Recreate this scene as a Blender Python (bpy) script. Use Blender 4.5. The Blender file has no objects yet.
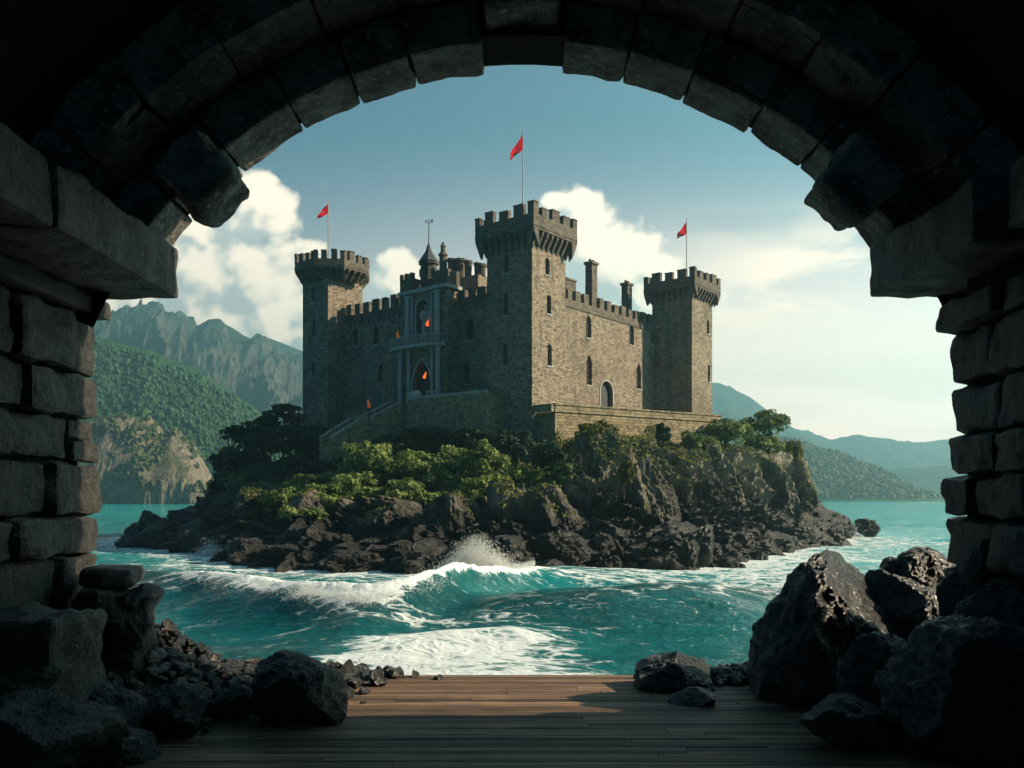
import bpy, math, random
import numpy as np
from mathutils import Vector, Matrix

SC = bpy.context.scene
COL = SC.collection
R = math.radians
# ------------------------------------------------------------------ camera
F, EYE, HOR, CX = 853.333, 6.0, 495.0, 512.0       # focal length in pixels, eye height over the sea, horizon row
cam = bpy.data.cameras.new('camera'); camo = bpy.data.objects.new('camera', cam); COL.objects.link(camo)
camo.location = (0, 0, EYE); camo.rotation_euler = (R(90), 0, 0)
cam.sensor_width = 36; cam.lens = 30; cam.shift_y = (HOR - 384) / 1024
cam.clip_start = 0.05; cam.clip_end = 12000
SC.camera = camo
# ------------------------------------------------------------------ colour management
vs = SC.view_settings
SC.display_settings.display_device = 'sRGB'
vs.view_transform = 'Standard'; vs.look = 'None'; vs.exposure = 1.24; vs.gamma = 1.0; vs.use_curve_mapping = False
SC.render.engine = 'CYCLES'
cy = SC.cycles
cy.use_denoising = True
try: cy.denoiser = 'OPENIMAGEDENOISE'
except Exception: pass
cy.max_bounces = 6; cy.diffuse_bounces = 2; cy.glossy_bounces = 2; cy.transmission_bounces = 3; cy.volume_bounces = 0
cy.transparent_max_bounces = 6
cy.use_adaptive_sampling = True; cy.adaptive_threshold = 0.025
cy.sample_clamp_indirect = 3.0; cy.caustics_reflective = False; cy.caustics_refractive = False
# ------------------------------------------------------------------ sun and sky
SUN = Vector((1.0, 0.07, 0.56)).normalized()
SUN_EL = math.asin(SUN.z); SUN_AZ = math.atan2(SUN.x, SUN.y)
sl = bpy.data.lights.new('sun', 'SUN'); slo = bpy.data.objects.new('sun', sl); COL.objects.link(slo)
sl.energy = 5.0; sl.angle = R(0.5); sl.color = (1.0, 0.81, 0.57)
slo.rotation_euler = SUN.to_track_quat('Z', 'Y').to_euler()
slo.location = (60, 20, 60)
world = bpy.data.worlds.new('World'); SC.world = world; world.use_nodes = True
SKY = 0.05


class NT:
    """small node-tree helper"""
    def __init__(s, tree):
        s.t = tree
    def n(s, typ, props=None, **ins):
        nd = s.t.nodes.new(typ)
        for k, v in (props or {}).items(): setattr(nd, k, v)
        for k, v in ins.items():
            key = k.replace('_', ' ')
            s.set(nd, key, v)
        return nd
    def set(s, nd, key, v):
        sock = nd.inputs[int(key[1:])] if key.startswith('#') else nd.inputs[key]
        if isinstance(v, bpy.types.NodeSocket): s.t.links.new(v, sock)
        elif isinstance(v, bpy.types.Node): s.t.links.new(v.outputs[0], sock)
        else: sock.default_value = v
    def m(s, op, a, b=0.0, c=0.0, clamp=False):
        nd = s.t.nodes.new('ShaderNodeMath'); nd.operation = op; nd.use_clamp = clamp
        for i, v in enumerate((a, b, c)): s.set(nd, '#%d' % i, v)
        return nd.outputs[0]
    def vm(s, op, a, b=(0, 0, 0), scale=None):
        nd = s.t.nodes.new('ShaderNodeVectorMath'); nd.operation = op
        s.set(nd, '#0', a); s.set(nd, '#1', b)
        if scale is not None: s.set(nd, 'Scale', scale)
        return nd.outputs[1] if op in ('DOT_PRODUCT', 'LENGTH', 'DISTANCE') else nd.outputs[0]
    def mix(s, fac, a, b, blend='MIX'):
        nd = s.t.nodes.new('ShaderNodeMix'); nd.data_type = 'RGBA'; nd.blend_type = blend
        s.set(nd, '#0', fac); s.set(nd, '#6', a); s.set(nd, '#7', b)
        return nd.outputs[2]
    def ss(s, x, lo, hi):                                  # smoothstep
        nd = s.t.nodes.new('ShaderNodeMapRange'); nd.interpolation_type = 'SMOOTHSTEP'; nd.clamp = True
        s.set(nd, '#0', x); s.set(nd, '#1', lo); s.set(nd, '#2', hi); nd.inputs[3].default_value = 0; nd.inputs[4].default_value = 1
        return nd.outputs[0]
    def noise(s, vec, scale, detail=4, rough=0.55, dist=0.0):
        nd = s.t.nodes.new('ShaderNodeTexNoise')
        s.set(nd, 'Vector', vec); nd.inputs['Scale'].default_value = scale; nd.inputs['Detail'].default_value = detail
        nd.inputs['Roughness'].default_value = rough; nd.inputs['Distortion'].default_value = dist
        return nd.outputs[0]


def C4(c): return (c[0], c[1], c[2], 1.0)


def build_world():
    t = NT(world.node_tree); nt = world.node_tree
    nt.nodes.clear()
    out = t.n('ShaderNodeOutputWorld'); bg = t.n('ShaderNodeBackground', Strength=SKY)
    nt.links.new(bg.outputs[0], out.inputs[0])
    sky = t.n('ShaderNodeTexSky', dict(sky_type='NISHITA', sun_disc=False, sun_elevation=SUN_EL, sun_rotation=SUN_AZ,
                                       air_density=1.0, dust_density=1.2, ozone_density=1.6))
    tc = t.n('ShaderNodeTexCoord')
    sp = t.n('ShaderNodeSeparateXYZ', Vector=tc.outputs['Generated'])
    dx, dy, dz = sp.outputs
    dyc = t.m('MAXIMUM', dy, 0.05)
    u = t.m('DIVIDE', dx, dyc); v = t.m('DIVIDE', dz, dyc)
    front = t.ss(dy, 0.05, 0.3)
    # density group for heaped clouds, evaluated at the direction and a little towards the sun
    g = bpy.data.node_groups.new('heap_cloud', 'ShaderNodeTree')
    g.interface.new_socket('U', in_out='INPUT', socket_type='NodeSocketFloat')
    g.interface.new_socket('V', in_out='INPUT', socket_type='NodeSocketFloat')
    g.interface.new_socket('D', in_out='OUTPUT', socket_type='NodeSocketFloat')
    h = NT(g)
    gi = h.n('NodeGroupInput'); go = h.n('NodeGroupOutput')
    gu, gv = gi.outputs[0], gi.outputs[1]
    blobs = [  # azimuth tangent, elevation tangent, half widths, weight
        (-0.305, 0.335, 0.060, 0.045, 1.0), (-0.345, 0.255, 0.110, 0.060, 1.0), (-0.30, 0.17, 0.17, 0.075, 1.0),
        (-0.40, 0.31, 0.07, 0.07, 1.0), (-0.20, 0.17, 0.10, 0.06, 0.9), (-0.50, 0.2, 0.16, 0.12, 1.0),
        (-0.140, 0.250, 0.040, 0.036, 0.95), (-0.10, 0.2, 0.12, 0.06, 1.0), (-0.05, 0.245, 0.035, 0.03, 0.8),
        (0.075, 0.325, 0.045, 0.034, 1.0), (0.095, 0.265, 0.075, 0.055, 1.05), (0.13, 0.2, 0.11, 0.07, 1.0),
        (0.165, 0.262, 0.03, 0.025, 0.8)]
    acc = None
    for (bu, bv, a, b, w) in blobs:
        e = h.m('ADD', h.m('POWER', h.m('ABSOLUTE', h.m('DIVIDE', h.m('SUBTRACT', gu, bu), a)), 2.0),
                h.m('POWER', h.m('ABSOLUTE', h.m('DIVIDE', h.m('SUBTRACT', gv, bv), b)), 2.0))
        q = h.m('MULTIPLY', h.m('EXPONENT', h.m('MULTIPLY', e, -0.8)), w)
        acc = q if acc is None else h.m('MAXIMUM', acc, q)
    vec = h.n('ShaderNodeCombineXYZ', X=gu, Y=gv, Z=0.31)
    warp = h.n('ShaderNodeTexNoise', Vector=vec, Scale=26.0, Detail=4.0)
    vec2 = h.vm('ADD', vec, h.vm('SCALE', h.vm('SUBTRACT', warp.outputs[1], (0.5, 0.5, 0.5)), scale=0.035))
    vo = h.n('ShaderNodeTexVoronoi', dict(feature='SMOOTH_F1'), Vector=vec2, Scale=24.0, Smoothness=0.35)
    vo2 = h.n('ShaderNodeTexVoronoi', dict(feature='SMOOTH_F1'), Vector=vec2, Scale=62.0, Smoothness=0.35)
    nz = h.noise(vec2, 9.0, 9, 0.58)
    d = h.m('ADD', acc, h.m('MULTIPLY', h.m('SUBTRACT', 0.42, vo.outputs['Distance']), 0.42))
    d = h.m('ADD', d, h.m('MULTIPLY', h.m('SUBTRACT', 0.40, vo2.outputs['Distance']), 0.20))
    d = h.m('ADD', d, h.m('MULTIPLY', h.m('SUBTRACT', nz, 0.5), 0.75))
    h.set(go, '#0', d)
    g1 = t.n('ShaderNodeGroup', dict(node_tree=g), U=u, V=v)
    g2 = t.n('ShaderNodeGroup', dict(node_tree=g), U=t.m('ADD', u, 0.020), V=t.m('ADD', v, 0.014))
    d1, d2 = g1.outputs[0], g2.outputs[0]
    alpha = t.m('MULTIPLY', t.ss(d1, 0.25, 0.50), front)
    lit = t.ss(t.m('SUBTRACT', d1, d2), -0.16, 0.24)
    k = 1.0 / SKY
    ccol = t.mix(lit, C4((0.31*k, 0.335*k, 0.315*k)), C4((0.76*k, 0.65*k, 0.50*k)))
    # layered streaks to the right
    sv = t.n('ShaderNodeCombineXYZ', X=t.m('ADD', u, t.m('MULTIPLY', v, 0.35)), Y=t.m('MULTIPLY', v, 4.2), Z=0.7)
    n2 = t.noise(sv, 3.6, 8, 0.6, 0.6)
    smask = t.m('MULTIPLY', t.ss(u, 0.12, 0.34), t.m('MULTIPLY', t.ss(v, 0.36, 0.26), t.ss(v, 0.02, 0.08)))
    a2 = t.m('MULTIPLY', t.m('MULTIPLY', t.ss(n2, 0.42, 0.60), smask), front)
    # bright low air, strongest towards the sun
    glow = t.m('MULTIPLY', t.ss(v, 0.46, 0.05), t.ss(t.m('ADD', u, t.m('MULTIPLY', v, -0.35)), -1.2, 0.42))
    glow = t.m('MULTIPLY', t.m('POWER', glow, 1.35), front)
    base = t.mix(1.0, sky.outputs[0], C4((0.54, 0.84, 0.80)), 'MULTIPLY')
    # unseen sky behind us, dimmed to blue on purpose to deepen the shade
    dim_behind = t.ss(t.m('ADD', dy, t.m('MULTIPLY', t.noise(tc.outputs['Generated'], 3.0, 5, 0.6), -0.25)), 0.05, -0.45)
    base = t.mix(t.m('MULTIPLY', dim_behind, 0.9), base, C4((0.008*k, 0.036*k, 0.078*k)))
    col = t.mix(t.m('MULTIPLY', glow, 0.97), base, C4((1.25*k, 0.90*k, 0.72*k)))
    col = t.mix(alpha, col, ccol)
    col = t.mix(t.m('MULTIPLY', a2, 0.85), col, C4((0.88*k, 0.67*k, 0.49*k)))
    t.set(bg, 'Color', col)


build_world()


# ------------------------------------------------------------------ geometry helpers
def P(x, y, Y):
    return np.array(((x - CX) / F * Y, Y, EYE + (HOR - y) / F * Y))


_rs = np.random.RandomState(7)
_perm = _rs.permutation(256); _perm = np.concatenate([_perm, _perm, _perm])
_grad = _rs.normal(size=(256, 3)); _grad /= np.linalg.norm(_grad, axis=1)[:, None]


def perlin(p):
    p = np.asarray(p, float)
    i = np.floor(p).astype(int); f = p - i; i &= 255
    w = f * f * f * (f * (f * 6 - 15) + 10)
    res = 0
    for a in (0, 1):
        for b in (0, 1):
            for c in (0, 1):
                hsh = _perm[_perm[_perm[(i[:, 0] + a) & 255] + ((i[:, 1] + b) & 255)] + ((i[:, 2] + c) & 255)]
                dot = _grad[hsh, 0] * (f[:, 0] - a) + _grad[hsh, 1] * (f[:, 1] - b) + _grad[hsh, 2] * (f[:, 2] - c)
                ww = (w[:, 0] if a else 1 - w[:, 0]) * (w[:, 1] if b else 1 - w[:, 1]) * (w[:, 2] if c else 1 - w[:, 2])
                res = res + dot * ww
    return res * 1.5


def fbm(p, octv=4, lac=2.03, gain=0.5):
    s = 0; a = 1.0
    for k in range(octv):
        s = s + a * perlin(p + 17.3 * k); p = p * lac; a *= gain
    return s


def ridged(p, octv=4, lac=2.1, gain=0.55):
    s = 0; a = 1.0
    for k in range(octv):
        s = s + a * (1 - 2 * np.abs(perlin(p + 9.7 * k))); p = p * lac; a *= gain
    return s


class MB:
    def __init__(s): s.V = []; s.Fa = []; s.UV = []; s.MI = []; s.nv = 0
    def add(s, v, f, uv=None, mi=0):
        v = np.asarray(v, float).reshape(-1, 3); f = np.asarray(f, int)
        s.V.append(v); s.Fa.append(f + s.nv); s.nv += len(v); s.MI.append(mi)
        s.UV.append(None if uv is None else np.asarray(uv, float).reshape(-1, 2))
    def poly(s, pts, uv=None, mi=0):
        s.add(pts, [list(range(len(pts)))], uv, mi)
    def box(s, o, ax, ay, az, mi=0, uvs=True):
        o, ax, ay, az = [np.asarray(q, float) for q in (o, ax, ay, az)]
        v = [o, o+ax, o+ax+ay, o+ay, o+az, o+ax+az, o+ax+ay+az, o+ay+az]
        f = [(0, 3, 2, 1), (4, 5, 6, 7), (0, 1, 5, 4), (1, 2, 6, 5), (2, 3, 7, 6), (3, 0, 4, 7)]
        la, lb, lc = [np.linalg.norm(q) for q in (ax, ay, az)]
        h = float(np.dot(o, (0.61, 0.37, 0)))
        uv = []
        for (a, b) in ((lb, la), (la, lb), (la, lc), (lb, lc), (la, lc), (lb, lc)):
            uv += [(h, o[2]), (h+a, o[2]), (h+a, o[2]+b), (h, o[2]+b)]
        s.add(v, f, uv, mi)
    def tube(s, pts, rad, k=8, mi=0, cap=True):
        pts = [np.asarray(q, float) for q in pts]
        rad = rad if hasattr(rad, '__len__') else [rad] * len(pts)
        n = len(pts); V = []
        d0 = pts[-1] - pts[0]; d0 = d0 / (np.linalg.norm(d0) + 1e-9)
        up = np.array((1., 0, 0)) if abs(d0[0]) < 0.8 else np.array((0, 1., 0))
        for i in range(n):
            d = pts[min(i+1, n-1)] - pts[max(i-1, 0)]; d = d / (np.linalg.norm(d) + 1e-9)
            a = np.cross(up, d); a /= np.linalg.norm(a); b = np.cross(d, a)
            for j in range(k):
                th = 2 * math.pi * j / k
                V.append(pts[i] + rad[i] * (math.cos(th) * a + math.sin(th) * b))
        f = [(i*k+j, i*k+(j+1) % k, (i+1)*k+(j+1) % k, (i+1)*k+j) for i in range(n-1) for j in range(k)]
        s.add(V, f, None, mi)
        if cap:
            s.add(V[-k:], [list(range(k))], None, mi); s.add(V[:k][::-1], [list(range(k))], None, mi)
    def cone(s, c, r0, r1, h, k=12, mi=0): s.tube([c, np.asarray(c, float) + (0, 0, h)], [r0, r1], k, mi)
    def build(s, name, mats, parent=None, origin=None, smooth=False, attr=None):
        V = np.concatenate(s.V)
        if parent is not None:
            o = parent.get('_o'); org = np.array(o) if o is not None else np.zeros(3)
        else:
            org = np.array(origin if origin is not None else (0, 0, 0), float)
        me = bpy.data.meshes.new(name)
        me.vertices.add(len(V)); me.vertices.foreach_set('co', (V - org).astype(np.float32).ravel())
        loops = np.concatenate([f.ravel() for f in s.Fa])
        tot = np.concatenate([np.full(f.shape[0], f.shape[1]) for f in s.Fa])
        me.loops.add(len(loops)); me.loops.foreach_set('vertex_index', loops.astype(np.int32))
        me.polygons.add(len(tot))
        start = np.concatenate([[0], np.cumsum(tot)[:-1]])
        me.polygons.foreach_set('loop_start', start.astype(np.int32))
        try: me.polygons.foreach_set('loop_total', tot.astype(np.int32))
        except Exception: pass
        mi = np.concatenate([np.full(f.shape[0], m) for f, m in zip(s.Fa, s.MI)])
        me.polygons.foreach_set('material_index', mi.astype(np.int32))
        me.polygons.foreach_set('use_smooth', np.full(len(tot), bool(smooth)))
        if any(u is not None for u in s.UV):
            uv = np.concatenate([np.zeros((f.size, 2)) if u is None else u for f, u in zip(s.Fa, s.UV)])
            lay = me.uv_layers.new(name='UVMap'); lay.data.foreach_set('uv', uv.astype(np.float32).ravel())
        for k, a in (attr or {}).items():
            at_ = me.attributes.new(k, 'FLOAT', 'POINT'); at_.data.foreach_set('value', np.asarray(a, np.float32))
        for m in (mats if isinstance(mats, (list, tuple)) else [mats]): me.materials.append(m)
        me.update(calc_edges=True); me.validate()
        ob = bpy.data.objects.new(name, me); COL.objects.link(ob)
        if parent is not None: ob.parent = parent; ob['_o'] = tuple(float(q) for q in org)
        else: ob.location = org; ob['_o'] = tuple(float(q) for q in org)
        return ob


def thing(name, label, cat, loc, group=None):
    o = bpy.data.objects.new(name, None); COL.objects.link(o)
    o.location = loc; o.empty_display_size = 0.3
    o['_o'] = tuple(float(q) for q in loc)
    return tag(o, label, cat, group)


def tag(o, label=None, cat=None, group=None, kind=None):
    for k, v in (('label', label), ('category', cat), ('group', group), ('kind', kind)):
        if v: o[k] = v
    return o


def grid_faces(nr, nc, wrap=False):
    i, j = np.meshgrid(np.arange(nr-1), np.arange(nc if wrap else nc-1), indexing='ij')
    a = i*nc+j; b = i*nc+(j+1) % nc
    return np.stack([a, b, b+nc, a+nc], -1).reshape(-1, 4)


# stone block: a box grid with rounded edges and a rough face, bent by fmap
def block(mb, fmap, size, n, rad=0.03, amp=0.02, freq=4.0, seed=0.0, mi=0):
    size = np.array(size, float); h = size / 2
    for ax in range(3):
        b, c = (ax+1) % 3, (ax+2) % 3
        nb, nc = n[b], n[c]
        B, Cc = np.meshgrid(np.linspace(-h[b], h[b], nb+1), np.linspace(-h[c], h[c], nc+1), indexing='ij')
        for sgn in (-1, 1):
            p = np.zeros((B.size, 3)); p[:, ax] = sgn*h[ax]; p[:, b] = B.ravel(); p[:, c] = Cc.ravel()
            inner = np.clip(p, -(h-rad), h-rad); d = p - inner
            dn = d / np.linalg.norm(d, axis=1)[:, None]
            q = inner + dn*rad
            w = fmap(q)
            disp = amp*(fbm(w*freq+seed, 4)) - amp*0.4*np.maximum(0, ridged(w*freq*0.55+seed+5, 2)-0.8)
            w = fmap(q + dn*disp[:, None])
            f = grid_faces(nb+1, nc+1)
            if sgn < 0: f = f[:, ::-1]
            mb.add(w, f, None, mi)


_ico = {}
def ico(sub):
    if sub not in _ico:
        import bmesh
        bm = bmesh.new(); bmesh.ops.create_icosphere(bm, subdivisions=sub, radius=1.0)
        _ico[sub] = (np.array([v.co[:] for v in bm.verts]), np.array([[v.index for v in f.verts] for f in bm.faces]))
        bm.free()
    return _ico[sub]


def rock(mb, c, r, seed, sub=5, planes=16, rough=0.06, mi=0, facets=None):
    rs = np.random.RandomState(seed)
    d, f = ico(sub)
    n = rs.normal(size=(planes, 3)); n /= np.linalg.norm(n, axis=1)[:, None]
    hk = rs.uniform(0.62, 1.0, planes)
    if facets is not None:
        n = np.array([q[:3] for q in facets], float); n /= np.linalg.norm(n, axis=1)[:, None]; hk = np.array([q[3] for q in facets])
    dots = d @ n.T
    rad = np.min(np.where(dots > 0.05, hk/np.maximum(dots, 0.05), 9), axis=1)
    rad = np.minimum(rad, 1.18)
    p = d*rad[:, None]
    off = rs.uniform(0, 50, 3)
    if rough > 0:
        q = p + off
        disp = rough*(fbm(q*1.9, 4) + 0.55*(ridged(q*np.array((3.1, 3.1, 2.0)), 4, gain=0.6)-0.9))
        p = p + d*disp[:, None]
    p = p*np.array(r)
    mb.add(p + np.array(c), f, None, mi)
    return p


# ------------------------------------------------------------------ materials
def material(name):
    m = bpy.data.materials.new(name); m.use_nodes = True
    t = NT(m.node_tree); m.node_tree.nodes.clear()
    out = t.n('ShaderNodeOutputMaterial'); b = t.n('ShaderNodeBsdfPrincipled')
    m.node_tree.links.new(b.outputs[0], out.inputs[0])
    return m, t, b, out


def plain(name, col, rough=0.6, metal=0.0, var=0.25, scale=3.0):
    m, t, b, o = material(name)
    tc = t.n('ShaderNodeTexCoord')
    n = t.noise(tc.outputs['Object'], scale, 5, 0.6)
    f = t.ss(n, 0.3, 0.7)
    t.set(b, 'Base Color', t.mix(f, C4([q*(1-var) for q in col]), C4([min(1, q*(1+var)) for q in col])))
    b.inputs['Roughness'].default_value = rough; b.inputs['Metallic'].default_value = metal
    return m


def brick_mat(name, c1, c2, mortar, bw=0.52, bh=0.25, stain=0.75, rubble=False):
    m, t, b, o = material(name)
    uv = t.n('ShaderNodeUVMap'); geo = t.n('ShaderNodeNewGeometry')
    pos = geo.outputs['Position']
    wv = t.n('ShaderNodeTexNoise', Vector=uv.outputs[0], Scale=2.6, Detail=3.0)
    vec = t.vm('ADD', uv.outputs[0], t.vm('SCALE', t.vm('SUBTRACT', wv.outputs[1], (0.5, 0.5, 0.5)), scale=0.20 if not rubble else 0.34))
    br = t.n('ShaderNodeTexBrick', dict(offset=0.5, squash=1.0), Vector=vec, Color1=C4((0, 0, 0)), Color2=C4((1, 1, 1)), Mortar=C4((0.5, 0.5, 0.5)),
             Scale=1.0, Mortar_Size=0.03, Mortar_Smooth=0.4, Bias=0.0, Brick_Width=bw, Row_Height=bh)
    big = t.noise(pos, 0.16, 5, 0.62)
    mid = t.noise(pos, 1.3, 5, 0.65)
    fine = t.noise(pos, 4.2, 5, 0.7)
    stv = t.n('ShaderNodeMapping'); t.set(stv, 'Vector', pos); stv.inputs['Scale'].default_value = (1, 1, 0.12)
    streak = t.noise(stv.outputs[0], 0.9, 5, 0.65)
    col = t.mix(br.outputs[0], C4(c1), C4(c2))
    col = t.mix(t.m('MULTIPLY', t.ss(br.outputs[0], 0.22, 0.05), 0.6), col, C4([q*0.45 for q in c1]))
    col = t.mix(t.m('MULTIPLY', t.ss(mid, 0.40, 0.66), 0.55), col, C4([q*0.52 for q in c1]))
    col = t.mix(t.m('MULTIPLY', t.ss(fine, 0.52, 0.70), 0.75), col, C4([min(0.8, q*1.45) for q in c2]))
    col = t.mix(t.m('MULTIPLY', t.ss(streak, 0.52, 0.74), stain), col, C4((0.055, 0.05, 0.04)))
    col = t.mix(t.m('MULTIPLY', t.ss(big, 0.5, 0.72), stain*0.7), col, C4([q*0.45 for q in c1]))
    col = t.mix(t.m('MULTIPLY', br.outputs[1], 0.75), col, C4(mortar))
    t.set(b, 'Base Color', col); b.inputs['Roughness'].default_value = 0.9; b.inputs['Specular IOR Level'].default_value = 0.25
    hgt = t.m('ADD', t.m('MULTIPLY', br.outputs[1], -0.7), t.m('ADD', t.m('MULTIPLY', fine, 0.6), t.m('MULTIPLY', br.outputs[0], 0.35)))
    bp = t.n('ShaderNodeBump', Strength=0.9, Distance=0.10, Height=hgt)
    t.set(b, 'Normal', bp)
    return m


def rough_stone(name, dark, light, rough=0.75, spec=0.35, scale=1.0, speck=0.6, bump=1.0, dist=0.03):
    m, t, b, o = material(name)
    geo = t.n('ShaderNodeNewGeometry'); pos = geo.outputs['Position']
    a = t.noise(pos, 2.2*scale, 7, 0.66); c = t.noise(pos, 11*scale, 7, 0.68); e = t.noise(pos, 42*scale, 5, 0.65)
    rnd = geo.outputs['Random Per Island']
    vo = t.n('ShaderNodeTexVoronoi', dict(feature='DISTANCE_TO_EDGE'), Vector=t.vm('ADD', pos, t.vm('SCALE', t.n('ShaderNodeTexNoise', Vector=pos, Scale=3*scale, Detail=4.0).outputs[1], scale=0.35/scale)), Scale=3.2*scale)
    crack = t.ss(vo.outputs[0], 0.035, 0.0)
    col = t.mix(t.ss(a, 0.34, 0.68), C4(dark), C4(light))
    col = t.mix(t.m('MULTIPLY', t.ss(c, 0.52, 0.70), speck), col, C4([min(0.7, q*1.9) for q in light]))
    col = t.mix(t.m('MULTIPLY', t.ss(e, 0.50, 0.66), 0.55), col, C4([q*0.35 for q in dark]))
    col = t.mix(t.m('MULTIPLY', crack, 0.15), col, C4([q*0.3 for q in dark]))
    t.set(b, 'Base Color', col)
    b.inputs['Specular IOR Level'].default_value = spec
    t.set(b, 'Roughness', t.m('ADD', rough-0.12, t.m('MULTIPLY', c, 0.24)))
    hgt = t.m('ADD', t.m('MULTIPLY', a, 1.2), t.m('ADD', t.m('MULTIPLY', c, 0.8), t.m('ADD', t.m('MULTIPLY', e, 0.45), t.m('MULTIPLY', crack, -0.12))))
    bp = t.n('ShaderNodeBump', Strength=bump, Distance=dist, Height=hgt)
    t.set(b, 'Normal', bp)
    return m


def leaf_mat(name, a, c, trans=0.35):
    m, t, b, o = material(name)
    geo = t.n('ShaderNodeNewGeometry')
    rnd = geo.outputs['Random Per Island']
    n = t.noise(geo.outputs['Position'], 0.45, 3, 0.6)
    col = t.mix(t.m('ADD', t.m('MULTIPLY', rnd, 0.6), t.m('MULTIPLY', t.ss(n, 0.35, 0.65), 0.4)), C4(a), C4(c))
    t.set(b, 'Base Color', col); b.inputs['Roughness'].default_value = 0.65; b.inputs['Specular IOR Level'].default_value = 0.2
    tr = t.n('ShaderNodeBsdfTranslucent', Color=col)
    mx = t.n('ShaderNodeMixShader'); t.set(mx, '#0', trans); t.set(mx, '#1', b.outputs[0]); t.set(mx, '#2', tr.outputs[0])
    t.t.links.new(mx.outputs[0], o.inputs[0])
    return m


M = {}
M['castle'] = brick_mat('castle_stone', (0.185, 0.150, 0.110), (0.37, 0.305, 0.225), (0.075, 0.065, 0.052))
M['crown'] = brick_mat('battlement_stone', (0.115, 0.098, 0.078), (0.20, 0.17, 0.135), (0.065, 0.056, 0.047), stain=0.7)
M['rubble_wall'] = brick_mat('rubble_masonry', (0.25, 0.20, 0.12), (0.42, 0.34, 0.21), (0.10, 0.085, 0.05), 0.5, 0.33, 0.4, True)
M['trim'] = plain('dressed_stone', (0.34, 0.34, 0.32), 0.85)
M['slate'] = plain('slate_roof', (0.05, 0.055, 0.06), 0.6)
M['glass'] = plain('dark_glass', (0.006, 0.008, 0.010), 0.7)
M['bar'] = plain('iron_bar', (0.03, 0.03, 0.032), 0.6)
M['wood_door'] = plain('old_door_wood', (0.05, 0.03, 0.018), 0.7)
M['metal'] = plain('pole_metal', (0.35, 0.3, 0.28), 0.5)
M['red'] = leaf_mat('red_cloth', (0.80, 0.018, 0.03), (0.62, 0.012, 0.022), 0.45)
M['white'] = plain('white_cloth', (0.7, 0.72, 0.76), 0.8)
M['navy'] = plain('dark_cloth', (0.03, 0.02, 0.04), 0.8)
M['pale'] = plain('pale_stone', (0.55, 0.47, 0.38), 0.8)
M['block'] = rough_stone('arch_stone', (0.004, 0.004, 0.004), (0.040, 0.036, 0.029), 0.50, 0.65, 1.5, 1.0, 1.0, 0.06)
M['impost'] = rough_stone('lightened_impost_stone', (0.007, 0.007, 0.007), (0.085, 0.077, 0.063), 0.54, 0.6, 1.5, 0.9, 1.0, 0.06)  # lighter copy of the pier stone, light put into the colour
M['ring'] = rough_stone('lightened_arch_stone', (0.020, 0.020, 0.020), (0.230, 0.215, 0.188), 0.60, 0.5, 1.5, 0.8, 1.0, 0.06)  # lightest copy, its colour standing in for light missing under the arch
M['dark_wall'] = rough_stone('dark_masonry', (0.010, 0.010, 0.010), (0.022, 0.021, 0.019), 0.9, 0.15, 0.7, 0.3, 0.8, 0.05)  # near-black stone for the vault, pier cores and outer wall
M['wet_rock'] = rough_stone('wet_black_rock', (0.006, 0.006, 0.006), (0.031, 0.030, 0.028), 0.30, 0.8, 2.0, 0.8, 1.0, 0.06)
M['shore_rock'] = rough_stone('shore_rock', (0.006, 0.006, 0.006), (0.040, 0.034, 0.026), 0.40, 0.55, 0.5, 0.8, 1.0, 0.6)
M['bark'] = rough_stone('bark', (0.035, 0.026, 0.018), (0.09, 0.07, 0.05), 0.9, 0.1, 2.0, 0.3, 0.8, 0.05)
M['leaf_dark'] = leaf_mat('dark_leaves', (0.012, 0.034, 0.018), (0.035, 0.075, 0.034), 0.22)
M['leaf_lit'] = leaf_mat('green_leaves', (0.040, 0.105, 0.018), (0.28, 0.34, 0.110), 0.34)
M['leaf_olive'] = leaf_mat('olive_leaves', (0.06, 0.075, 0.012), (0.16, 0.15, 0.035), 0.35)
M['moss'] = leaf_mat('creeper_leaves', (0.040, 0.080, 0.015), (0.24, 0.25, 0.060), 0.32)


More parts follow.
